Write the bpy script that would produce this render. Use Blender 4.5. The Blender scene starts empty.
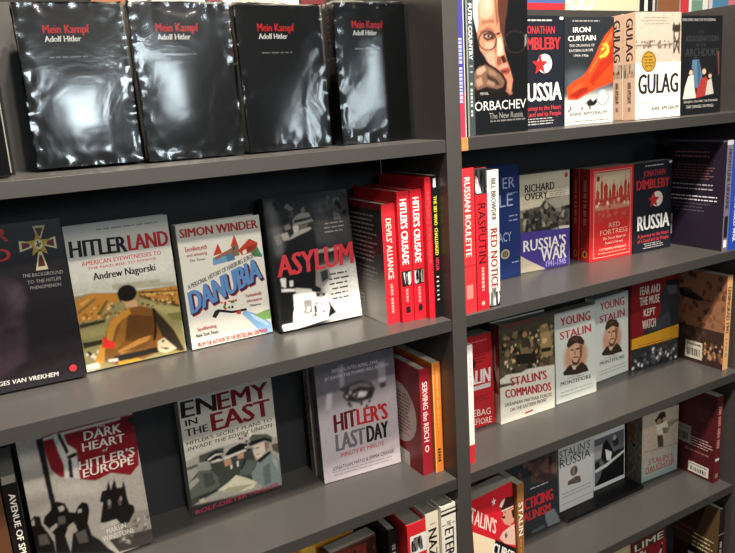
import bpy, math, random
import numpy as np
from mathutils import Matrix, Vector, noise

scene = bpy.context.scene
COL = scene.collection

# ------------------------------------------------------------------ camera
UNIT, TOP = 0.31, 1.45                     # shelf spacing, height of the top shelf
cam_data = bpy.data.cameras.new('camera')
cam_data.sensor_width = 36.0
cam_data.lens = 700.3 / 735 * 36
cam_data.clip_start = 0.02
cam = bpy.data.objects.new('camera', cam_data)
COL.objects.link(cam)
RIGHT = Vector((0.86464526, -0.49871162, -0.06062416))
DOWN = Vector((-0.16940095, -0.17581742, -0.96973788))
FWD = Vector((0.47296076, 0.84874906, -0.23650192))
m = Matrix((RIGHT, -DOWN, -FWD)).transposed().to_4x4()
m.translation = Vector((-2.23903 * UNIT, -3.07642 * UNIT, 0.20084 * UNIT + TOP))
cam.matrix_world = m
scene.camera = cam

# ------------------------------------------------------------------ world, lamps, exposure
world = bpy.data.worlds.new('store_ambience')
scene.world = world
world.use_nodes = True
world.node_tree.nodes['Background'].inputs[0].default_value = (1.0, 0.95, 0.88, 1)
world.node_tree.nodes['Background'].inputs[1].default_value = 0.09


def area(name, loc, target, sx, sy, power, color=(1, 0.93, 0.84), spread=180):
    d = bpy.data.lights.new(name, 'AREA')
    d.shape = 'RECTANGLE'
    d.size, d.size_y, d.energy, d.color = sx, sy, power, color
    d.spread = math.radians(spread)
    o = bpy.data.objects.new(name, d)
    COL.objects.link(o)
    o.location = loc
    o.rotation_euler = (Vector(target) - Vector(loc)).to_track_quat('-Z', 'Y').to_euler()
    return o


def spot(name, loc, target, power, angle, blend=.5, radius=.05, color=(1, 0.9, 0.78)):
    d = bpy.data.lights.new(name, 'SPOT')
    d.energy, d.color, d.spot_size, d.spot_blend, d.shadow_soft_size = power, color, math.radians(angle), blend, radius
    o = bpy.data.objects.new(name, d)
    COL.objects.link(o)
    o.location = loc
    o.rotation_euler = (Vector(target) - Vector(loc)).to_track_quat('-Z', 'Y').to_euler()
    return o


# ceiling spots near the shelves, ceiling panels across the shop, cool lights added for the wrap reflections
spot('shelf_spot', (-0.05, -0.84, 3.05), (0.4, 0.05, 0.8), 285, 85, radius=.03)
spot('shelf_spot', (-0.35, -0.95, 3.05), (-0.4, 0.05, 1.0), 180, 85)
spot('shelf_spot', (-0.38, -2.2, 3.05), (-0.42, 0.1, 1.30), 185, 24, blend=.9)  # added narrow spot, brightens the second-shelf covers of the left bay
spot('shelf_spot', (0.2, -2.2, 3.05), (0.36, 0.1, 0.98), 150, 18, blend=.9)  # added narrow spot, brightens the third-shelf covers of the right bay
area('ceiling_panel', (0.1, -3.3, 3.15), (0.0, 0, 1.2), 1.2, 0.6, 42)
area('ceiling_panel', (2.4, -3.1, 3.15), (0.3, 0, 1.1), 1.2, 0.6, 12)
for wx, wz, ww, wh, pw in ((-1.02, 2.40, .58, .32, 15), (0.02, 2.17, .32, .46, 9), (2.30, 1.80, .34, .62, 9)):
    area('wrap_reflection_light', (wx, -4.2, wz), (wx, 0, wz), ww, wh, pw, (0.80, 0.93, 1.0))  # added area lights, each sized and placed for reflections in the wrapped covers
scene.view_settings.view_transform = 'Standard'
scene.view_settings.look = 'None'
scene.view_settings.gamma = 1.0
scene.view_settings.exposure = 0.22
scene.view_settings.use_curve_mapping = False


# ------------------------------------------------------------------ materials
def lin(c):
    return c / 12.92 if c <= .04045 else ((c + .055) / 1.055) ** 2.4


def hexc(h):
    return tuple(lin(int(h[i:i + 2], 16) / 255) for i in (1, 3, 5)) + (1.0,)


def principled(name, col=None, rough=.5, coat=0.0, grain=None, spec=.5):
    mt = bpy.data.materials.new(name)
    mt.use_nodes = True
    nt = mt.node_tree
    b = nt.nodes['Principled BSDF']
    b.inputs['Roughness'].default_value = rough
    b.inputs['Coat Weight'].default_value = coat
    b.inputs['Coat Roughness'].default_value = .06
    b.inputs['Specular IOR Level'].default_value = spec
    if col is None:
        a = nt.nodes.new('ShaderNodeVertexColor')
        a.layer_name = 'Col'
        nt.links.new(a.outputs[0], b.inputs['Base Color'])
    else:
        b.inputs['Base Color'].default_value = hexc(col)
    if grain:
        scale, amount, bump = grain
        tc = nt.nodes.new('ShaderNodeTexCoord')
        nz = nt.nodes.new('ShaderNodeTexNoise')
        nz.inputs['Scale'].default_value = scale
        nz.inputs['Detail'].default_value = 4
        nt.links.new(tc.outputs['Object'], nz.inputs['Vector'])
        if amount and col is not None:
            mx = nt.nodes.new('ShaderNodeMix')
            mx.data_type = 'RGBA'
            c = hexc(col)
            mx.inputs['A'].default_value = tuple(x * (1 - amount) for x in c[:3]) + (1,)
            mx.inputs['B'].default_value = tuple(min(1, x * (1 + amount)) for x in c[:3]) + (1,)
            nt.links.new(nz.outputs[0], mx.inputs['Factor'])
            nt.links.new(mx.outputs['Result'], b.inputs['Base Color'])
        if bump:
            bp = nt.nodes.new('ShaderNodeBump')
            bp.inputs['Strength'].default_value = bump
            bp.inputs['Distance'].default_value = .002
            nt.links.new(nz.outputs[0], bp.inputs['Height'])
            nt.links.new(bp.outputs[0], b.inputs['Normal'])
    return mt


LAMINATE = principled('grey_laminate', '#3e3b38', .38, grain=(60, .05, .02))
TOPS = principled('grey_shelf_laminate', '#464442', .30, grain=(60, .05, .02))  # same laminate, lighter: overhead light on the shelf tops put into the colour
EDGE = principled('grey_front_shaded', '#312f2d', .5, grain=(60, .05, .02))  # same laminate, darker: shade of the front faces put into the colour
BACKING = principled('charcoal_backing', '#1c1d20', .6, grain=(40, .06, 0))
REAR = principled('rear_board_grey', '#32302d', .6, grain=(40, .05, 0))
RAW_WOOD = principled('raw_wood', '#b9793f', .6, grain=(90, .2, .05))
CARPET = principled('dark_carpet', '#3a3634', .9, grain=(300, .2, .2))
WALL_PAINT = principled('shop_wall_paint', '#8a857d', .8, grain=(20, .03, 0))
PRINT = {'P': principled('card_print', None, .42, grain=(30, 0, .03), spec=.28),
         'H': principled('jacket_print', None, .32, grain=(30, 0, .03), spec=.3),
         'G': principled('laminated_print', None, .3, coat=.25, grain=(22, 0, .10), spec=.2),
         'W': principled('dark_print', None, .4, spec=.15)}
PAPER = principled('page_edges', '#cfc8b6', .8)
nt = PAPER.node_tree
wv = nt.nodes.new('ShaderNodeTexWave')
wv.bands_direction = 'Y'
wv.inputs['Scale'].default_value = 420
wv.inputs['Distortion'].default_value = 1.5
tc = nt.nodes.new('ShaderNodeTexCoord')
rp = nt.nodes.new('ShaderNodeValToRGB')
rp.color_ramp.elements[0].color = hexc('#7f7d73')
rp.color_ramp.elements[1].color = hexc('#a8a498')
nt.links.new(tc.outputs['Object'], wv.inputs['Vector'])
nt.links.new(wv.outputs[0], rp.inputs[0])
nt.links.new(rp.outputs[0], nt.nodes['Principled BSDF'].inputs['Base Color'])

WRAP = bpy.data.materials.new('clear_shrink_film')
WRAP.use_nodes = True
nt = WRAP.node_tree
nt.nodes.remove(nt.nodes['Principled BSDF'])
tr = nt.nodes.new('ShaderNodeBsdfTransparent')
gl = nt.nodes.new('ShaderNodeBsdfGlossy')
gl.inputs['Roughness'].default_value = .12
fr = nt.nodes.new('ShaderNodeFresnel')
fr.inputs['IOR'].default_value = 1.5
mul = nt.nodes.new('ShaderNodeMath')
mul.operation = 'MULTIPLY'
mul.inputs[1].default_value = 1.8
mul.use_clamp = True
mx = nt.nodes.new('ShaderNodeMixShader')
tc = nt.nodes.new('ShaderNodeTexCoord')
nz = nt.nodes.new('ShaderNodeTexNoise')
nz.inputs['Scale'].default_value = 15
nz.inputs['Detail'].default_value = 4
nz.inputs['Distortion'].default_value = 1.2
bp = nt.nodes.new('ShaderNodeBump')
bp.inputs['Strength'].default_value = .12
bp.inputs['Distance'].default_value = .004
nt.links.new(tc.outputs['Object'], nz.inputs['Vector'])
nt.links.new(nz.outputs[0], bp.inputs['Height'])
nt.links.new(bp.outputs[0], gl.inputs['Normal'])
nt.links.new(bp.outputs[0], fr.inputs['Normal'])
nt.links.new(fr.outputs[0], mul.inputs[0])
nt.links.new(mul.outputs[0], mx.inputs[0])
nt.links.new(tr.outputs[0], mx.inputs[1])
nt.links.new(gl.outputs[0], mx.inputs[2])
nt.links.new(mx.outputs[0], nt.nodes['Material Output'].inputs[0])


# ------------------------------------------------------------------ mesh helpers
class MB:
    """Collects coloured polygons; build() links them as one mesh object."""

    def __init__(self, aspect=1.5):
        self.v, self.f, self.c, self.aspect = [], [], [], aspect

    def face(self, pts, cols):
        n = len(self.v)
        self.v += pts
        self.f.append(tuple(range(n, n + len(pts))))
        self.c += cols if isinstance(cols, list) else [cols] * len(pts)

    def box(self, a, b, col=(1, 1, 1, 1), bevel=0.0):
        """Axis box a..b with chamfered edges when bevel > 0."""
        import bmesh
        bm = bmesh.new()
        bmesh.ops.create_cube(bm, size=1)
        for v in bm.verts:
            v.co = Vector([(a[i] + b[i]) / 2 + v.co[i] * (b[i] - a[i]) for i in range(3)])
        if bevel:
            bmesh.ops.bevel(bm, geom=bm.edges[:], offset=bevel, segments=2, profile=.6, affect='EDGES')
        n = len(self.v)
        bm.verts.ensure_lookup_table()
        self.v += [tuple(v.co) for v in bm.verts]
        for f in bm.faces:
            self.f.append(tuple(n + v.index for v in f.verts))
            self.c += [col] * len(f.verts)
        bm.free()
        return self

    def build(self, name, mat, parent=None, matrix=None):
        me = bpy.data.meshes.new(name)
        me.from_pydata(self.v, [], self.f)
        if matrix is not None:
            me.transform(matrix)
        at = me.color_attributes.new('Col', 'FLOAT_COLOR', 'CORNER')
        flat = [x for c in self.c for x in c]
        at.data.foreach_set('color', flat)
        me.materials.append(mat)
        me.update()
        o = bpy.data.objects.new(name, me)
        COL.objects.link(o)
        o.parent = parent
        return o


TEXT_CACHE = {}


def text_mesh(s, bold):
    k = (s, bold)
    if k not in TEXT_CACHE:
        cu = bpy.data.curves.new('lettering', 'FONT')
        cu.body = s
        cu.offset = bold
        cu.resolution_u = 2
        ob = bpy.data.objects.new('lettering', cu)
        me = bpy.data.meshes.new_from_object(ob)
        vs = [(v.co.x, v.co.y) for v in me.vertices]
        x0, x1 = min(v[0] for v in vs), max(v[0] for v in vs)
        ys = [v[1] for v in vs]
        y0, y1 = min(ys), max(ys)
        # the box given for a line of writing runs from cap height to base line
        if any(c in s for c in 'gjpqyQ,;&$') is False:
            y0 = min(y0, 0)
        else:
            y0 = -.01
        fs = [tuple(p.vertices) for p in me.polygons]
        TEXT_CACHE[k] = ([((x - x0) / (x1 - x0), (y - y0) / (y1 - y0)) for x, y in vs], fs)
        bpy.data.objects.remove(ob)
        bpy.data.curves.remove(cu)
        bpy.data.meshes.remove(me)
    return TEXT_CACHE[k]


def clip(poly):
    """Keeps the part of a polygon inside the 0..100 sheet; points are (u, v, colour)."""
    for ax, lim, sg in ((0, 0, 1), (0, 100, -1), (1, 0, 1), (1, 100, -1)):
        out = []
        for i, p in enumerate(poly):
            q = poly[i - 1]
            dp, dq = (p[ax] - lim) * sg, (q[ax] - lim) * sg
            if (dp >= 0) != (dq >= 0):
                t = dq / (dq - dp)
                out.append((q[0] + (p[0] - q[0]) * t, q[1] + (p[1] - q[1]) * t,
                            tuple(a + (b - a) * t for a, b in zip(q[2], p[2]))))
            if dp >= 0:
                out.append(p)
        poly = out
        if len(poly) < 3:
            return []
    return poly


def photo_print(mb, op, put, layer, seed):
    """A printed photograph: soft-edged shapes and grain on a fine grid of coloured vertices."""
    _, u0, v0, u1, v1, nx, blur, grain, base, ops = op
    aspect = mb.aspect
    ny = max(8, int(nx * (v1 - v0) / max(u1 - u0, 1) * aspect))
    ss = 2
    W, H = nx * ss, ny * ss
    gu, gv = np.meshgrid(u0 + (np.arange(W) + .5) / W * (u1 - u0), v0 + (np.arange(H) + .5) / H * (v1 - v0))
    img = np.empty((H, W, 3))
    img[:] = hexc(base)[:3]
    rnd = random.Random(seed)

    def soften(a, r):
        s = r * ss * .9
        n = max(1, int(s * 2.5))
        k = np.exp(-.5 * (np.arange(-n, n + 1) / max(s, .3)) ** 2)
        k /= k.sum()
        for ax in (0, 1):
            p = np.pad(a, [(n, n) if i == ax else (0, 0) for i in (0, 1)], mode='edge')
            a = sum(k[i] * (p[i:i + a.shape[0], :] if ax == 0 else p[:, i:i + a.shape[1]]) for i in range(2 * n + 1))
        return a

    def fill(pts, col):
        x, y = zip(*pts)
        inside = np.zeros((H, W), bool)
        for i in range(len(pts)):
            xa, ya, xb, yb = x[i - 1], y[i - 1], x[i], y[i]
            if ya == yb:
                continue
            hit = ((ya > gv) != (yb > gv)) & (gu < (xb - xa) * (gv - ya) / (yb - ya) + xa)
            inside ^= hit
        mk = soften(inside.astype(float), blur)[..., None]
        img[:] = img * (1 - mk) + np.array(hexc(col)[:3]) * mk

    for o in ops:
        k = o[0]
        if k == 'b':
            blur = o[1]
        elif k == 'p':
            q = o[2:]
            fill([(q[i], q[i + 1]) for i in range(0, len(q), 2)], o[1])
        elif k == 'r':
            fill([(o[1], o[2]), (o[3], o[2]), (o[3], o[4]), (o[1], o[4])], o[5])
        elif k == 'e':
            fill([(o[2] + o[4] * math.cos(i * .3142), o[3] + o[5] * math.sin(i * .3142)) for i in range(20)], o[1])
        elif k == '*':
            fill([(o[2] + o[4] * (1 if i % 2 == 0 else .42) * math.sin(i * math.pi / 5),
                   o[3] - o[5] * (1 if i % 2 == 0 else .42) * math.cos(i * math.pi / 5)) for i in range(10)], o[1])
        elif k == 'o':
            s = 1 - o[6] / max(o[4], .1)
            ring = [(math.cos(i * .2618), math.sin(i * .2618)) for i in range(25)]
            fill([(o[2] + o[4] * c, o[3] + o[5] * d) for c, d in ring] + [(o[2] + o[4] * s * c, o[3] + o[5] * s * d) for c, d in reversed(ring)], o[1])
        elif k == 's':
            for i in range(o[5]):
                cx, cy, col = rnd.uniform(o[1], o[3]), rnd.uniform(o[2], o[4]), rnd.choice(o[7])
                n, ph = rnd.randint(5, 7), rnd.uniform(0, 6)
                fill([(cx + rnd.uniform(.4, 1) * o[6] * math.cos(ph + j * 6.283 / n), cy + rnd.uniform(.4, 1) * o[6] * .8 * math.sin(ph + j * 6.283 / n)) for j in range(n)], col)
    img = img.reshape(ny, ss, nx, ss, 3).mean(axis=(1, 3))
    rng = np.random.default_rng(sum(map(ord, seed)) + int(u0 + v1))
    ss = 1
    g = rng.normal(0, 1, (ny, nx))
    g = .45 * g + 1.6 * soften(rng.normal(0, 1, (ny, nx)), 1.2)
    img = np.clip(img * np.exp(grain * g)[..., None], 0, 1)
    # one vertex per sample, faces between them; the outer ring reaches the photograph's edge
    n0 = len(mb.v)
    us = [u0 + (u1 - u0) * i / (nx - 1) for i in range(nx)]
    vs = [v0 + (v1 - v0) * j / (ny - 1) for j in range(ny)]
    mb.v += [put(u, v, layer) for v in vs for u in us]
    rgba = [tuple(c) + (1.0,) for c in img.reshape(-1, 3).tolist()]
    for j in range(ny - 1):
        for i in range(nx - 1):
            ids = ((j + 1) * nx + i, (j + 1) * nx + i + 1, j * nx + i + 1, j * nx + i)
            mb.f.append(tuple(n0 + a for a in ids))
            mb.c += [rgba[a] for a in ids]


def print_sheet(mb, ops, put, seed):
    """Lays printed shapes on a sheet; put(u, v, layer) gives the 3D point."""
    rnd = random.Random(seed)
    lay = [0]

    def poly(pts, col):
        lay[0] += 1
        _poly(pts, col)

    def _poly(pts, col):
        cs = col if isinstance(col, list) else [col] * len(pts)
        pl = clip([(p[0], p[1], c) for p, c in zip(pts, cs)])
        if pl:
            mb.face([put(p[0], p[1], lay[0]) for p in pl], [p[2] for p in pl])

    def rect(a, b, c, d, col):
        poly([(a, d), (c, d), (c, b), (a, b)], col)

    def text(s, quad, col, bold):
        vs, fs = text_mesh(s, 0.0)
        lay[0] += 1
        (ax, ay), (bx, by), (cx, cy), (dx, dy) = quad     # top left, top right, bottom right, bottom left
        uv = []
        for x, y in vs:
            y = 1 - y
            uv.append((ax * (1 - x) * (1 - y) + bx * x * (1 - y) + cx * x * y + dx * (1 - x) * y,
                       ay * (1 - x) * (1 - y) + by * x * (1 - y) + cy * x * y + dy * (1 - x) * y))
        asp = mb.aspect                                          # v units per u unit, so that stems grow evenly
        grow = 0 if bold < .01 else min(bold * 1.8, .05) * math.hypot(dx - ax, (dy - ay) * asp)
        along = Vector((bx - ax, (by - ay) * asp)).normalized() * grow
        along.y /= asp
        for k in ((-1, 0, 1) if grow else (0,)):                 # heavier stems for bold titles
            for f in fs:
                _poly([(uv[i][0] + along.x * k, uv[i][1] + along.y * k) for i in f], col)
            lay[0] += .4

    for op in ops:
        k = op[0]
        if k == 'm':
            lay[0] += 1
            photo_print(mb, op, put, lay[0], seed)
        elif k == 'r':
            rect(*op[1:5], hexc(op[5]))
        elif k == 'g':
            a, b, c, d = op[1:5]
            c0, c1 = hexc(op[5]), hexc(op[6])
            poly([(a, d), (c, d), (c, b), (a, b)], [c1, c1, c0, c0])
        elif k == 'p':
            q = op[2:]
            poly([(q[i], q[i + 1]) for i in range(0, len(q), 2)], hexc(op[1]))
        elif k == 'e':
            _, c, x, y, rx, ry = op
            poly([(x + rx * math.cos(i * .3142), y + ry * math.sin(i * .3142)) for i in range(20)], hexc(c))
        elif k == 'o':
            _, c, x, y, rx, ry, th = op
            lay[0] += 1
            s = th / max(rx, .1)
            for i in range(24):
                a, b = i * math.pi / 12, (i + 1) * math.pi / 12
                _poly([(x + rx * math.cos(a), y + ry * math.sin(a)), (x + rx * math.cos(b), y + ry * math.sin(b)),
                       (x + rx * (1 - s) * math.cos(b), y + ry * (1 - s) * math.sin(b)),
                       (x + rx * (1 - s) * math.cos(a), y + ry * (1 - s) * math.sin(a))], hexc(c))
        elif k == '*':
            _, c, x, y, rx, ry = op
            poly([(x + rx * (1 if i % 2 == 0 else .42) * math.sin(i * math.pi / 5),
                   y - ry * (1 if i % 2 == 0 else .42) * math.cos(i * math.pi / 5)) for i in range(10)], hexc(c))
        elif k == 't':
            _, s, a, b, c, d, col, bold = op
            text(s, ((a, b), (c, b), (c, d), (a, d)), hexc(col), bold)
        elif k == 'v':
            _, s, a, b, c, d, col, bold = op
            text(s, ((c, b), (c, d), (a, d), (a, b)), hexc(col), bold)
        elif k == 'q':
            q = op[2:10]
            text(op[1], ((q[0], q[1]), (q[2], q[3]), (q[4], q[5]), (q[6], q[7])), hexc(op[10]), op[11])
        elif k == 'l':
            _, a, b, c, d, n, col = op
            lay[0] += 1
            h = (d - b) / (n * 2 - 1) if n > 1 else d - b
            for i in range(n):
                y, x = b + i * 2 * h, a + (rnd.uniform(0, (c - a) * .12) if n > 2 else 0)
                end = c - (rnd.uniform(0, (c - a) * .2) if n > 2 else 0)
                while x < end - 1:
                    w = min(rnd.uniform(3, 11), end - x)
                    _poly([(x, y + h * .62), (x + w, y + h * .62), (x + w, y), (x, y)], hexc(col))
                    x += w + 1.6
        elif k == 'w':
            _, a, b, c, d, col = op
            lay[0] += 1
            y = b
            while y < d - 1:
                w = min(rnd.uniform(1.2, 2.4), d - y)
                _poly([(a, y + w), (c, y + w), (c, y), (a, y)], hexc(col))
                y += w + rnd.choice((.7, .7, .8, 2.4))
        elif k == 's':
            _, a, b, c, d, n, size, cols = op
            for i in range(n):
                if i % 6 == 0:
                    lay[0] += 1
                x, y, col = rnd.uniform(a, c), rnd.uniform(b, d), hexc(rnd.choice(cols))
                k0, m0 = rnd.randint(5, 7), rnd.uniform(0, 6)
                rr = [rnd.uniform(.45, 1) * size for _ in range(k0)]
                _poly([(min(c, max(a, x + r * math.cos(m0 + j * 6.283 / k0))), min(d, max(b, y + r * .8 * math.sin(m0 + j * 6.283 / k0))))
                       for j, r in enumerate(rr)], col)


def empty(name, loc, rot=(0, 0, 0)):
    o = bpy.data.objects.new(name, None)
    o.empty_display_size = .05
    COL.objects.link(o)
    o.location = loc
    o.rotation_euler = rot
    return o


def tag(o, label, cat, group=None):
    o['label'], o['category'] = label, cat
    if group:
        o['group'] = group
    return o


# ------------------------------------------------------------------ the setting
fl = MB().box((-3, -4.5, -.05), (4, 1.6, 0)).build('floor', CARPET)
fl['kind'] = 'structure'
MB().box((-3, -4.3, 3.2), (4, 1.6, 3.25)).build('ceiling', WALL_PAINT)['kind'] = 'structure'
MB().box((-3, 1.6, 0), (4, 1.65, 3.2)).build('wall_back', WALL_PAINT)['kind'] = 'structure'
MB().box((-3, -4.3, 0), (4, -4.25, 3.2)).build('wall_front', principled('dark_shop_front', '#3c3834', .8))['kind'] = 'structure'

# ------------------------------------------------------------------ the bookcase
SH = [TOP - k * UNIT for k in range(5)]
SH[2], SH[3], SH[4] = TOP - 1.996 * UNIT, TOP - 2.993 * UNIT, TOP - 3.99 * UNIT
TH, UP, W1 = .0208, .0304, .8591
DEPTH, BACK = .212, .212
CROWN = TOP + .232
LEFT = -.84
case = tag(empty('bookcase', (0, 0, 0)), 'grey laminate bookcase of two bays with five shelves of display books', 'bookcase')
for x, top in ((LEFT - UP, CROWN), (0.0, CROWN), (W1, CROWN)):
    MB().box((x, -.0025, 0), (x + UP, BACK, top), bevel=.0008).build('side_panel', LAMINATE, case)
for x0, x1 in ((LEFT, 0), (UP, W1)):
    for z in SH:
        s = MB().box((x0, .0012, z - TH), (x1, BACK, z), bevel=.0006).build('shelf', TOPS, case)
        MB().box((x0, 0, z - TH), (x1, .0012, z - .0003)).build('shaded_front', EDGE, s)['label'] = 'shelf front strip, shade put into its colour'  # thin strip added to carry the shaded front colour
    MB().box((x0, .001, SH[4] - TH - .10), (x1, .02, SH[4] - TH)).build('kick_board', EDGE, case)
    MB().box((x0, BACK, .02), (x1, BACK + .006, TOP)).build('back_panel', BACKING, case)
    MB().box((x0, BACK, TOP), (x1, BACK + .006, CROWN + .004)).build('rear_board', REAR, case)
wd = MB().box((UP, -.0035, SH[0] - TH - .0005), (UP + .014, .002, SH[0] + .0006), bevel=.0012).build('bare_wood_edge', RAW_WOOD, case)
wd['label'] = 'bare orange wood at the shelf end'

MB().box((LEFT, BACK + .006, 1.575), (1.25, .45, 1.59), bevel=.0008).build('rear_shelf', LAMINATE, case)
for x in (LEFT, W1):
    MB().box((x, BACK + .007, 0), (x + UP, .45, 1.575), bevel=.0008).build('rear_panel', LAMINATE, case)

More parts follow.
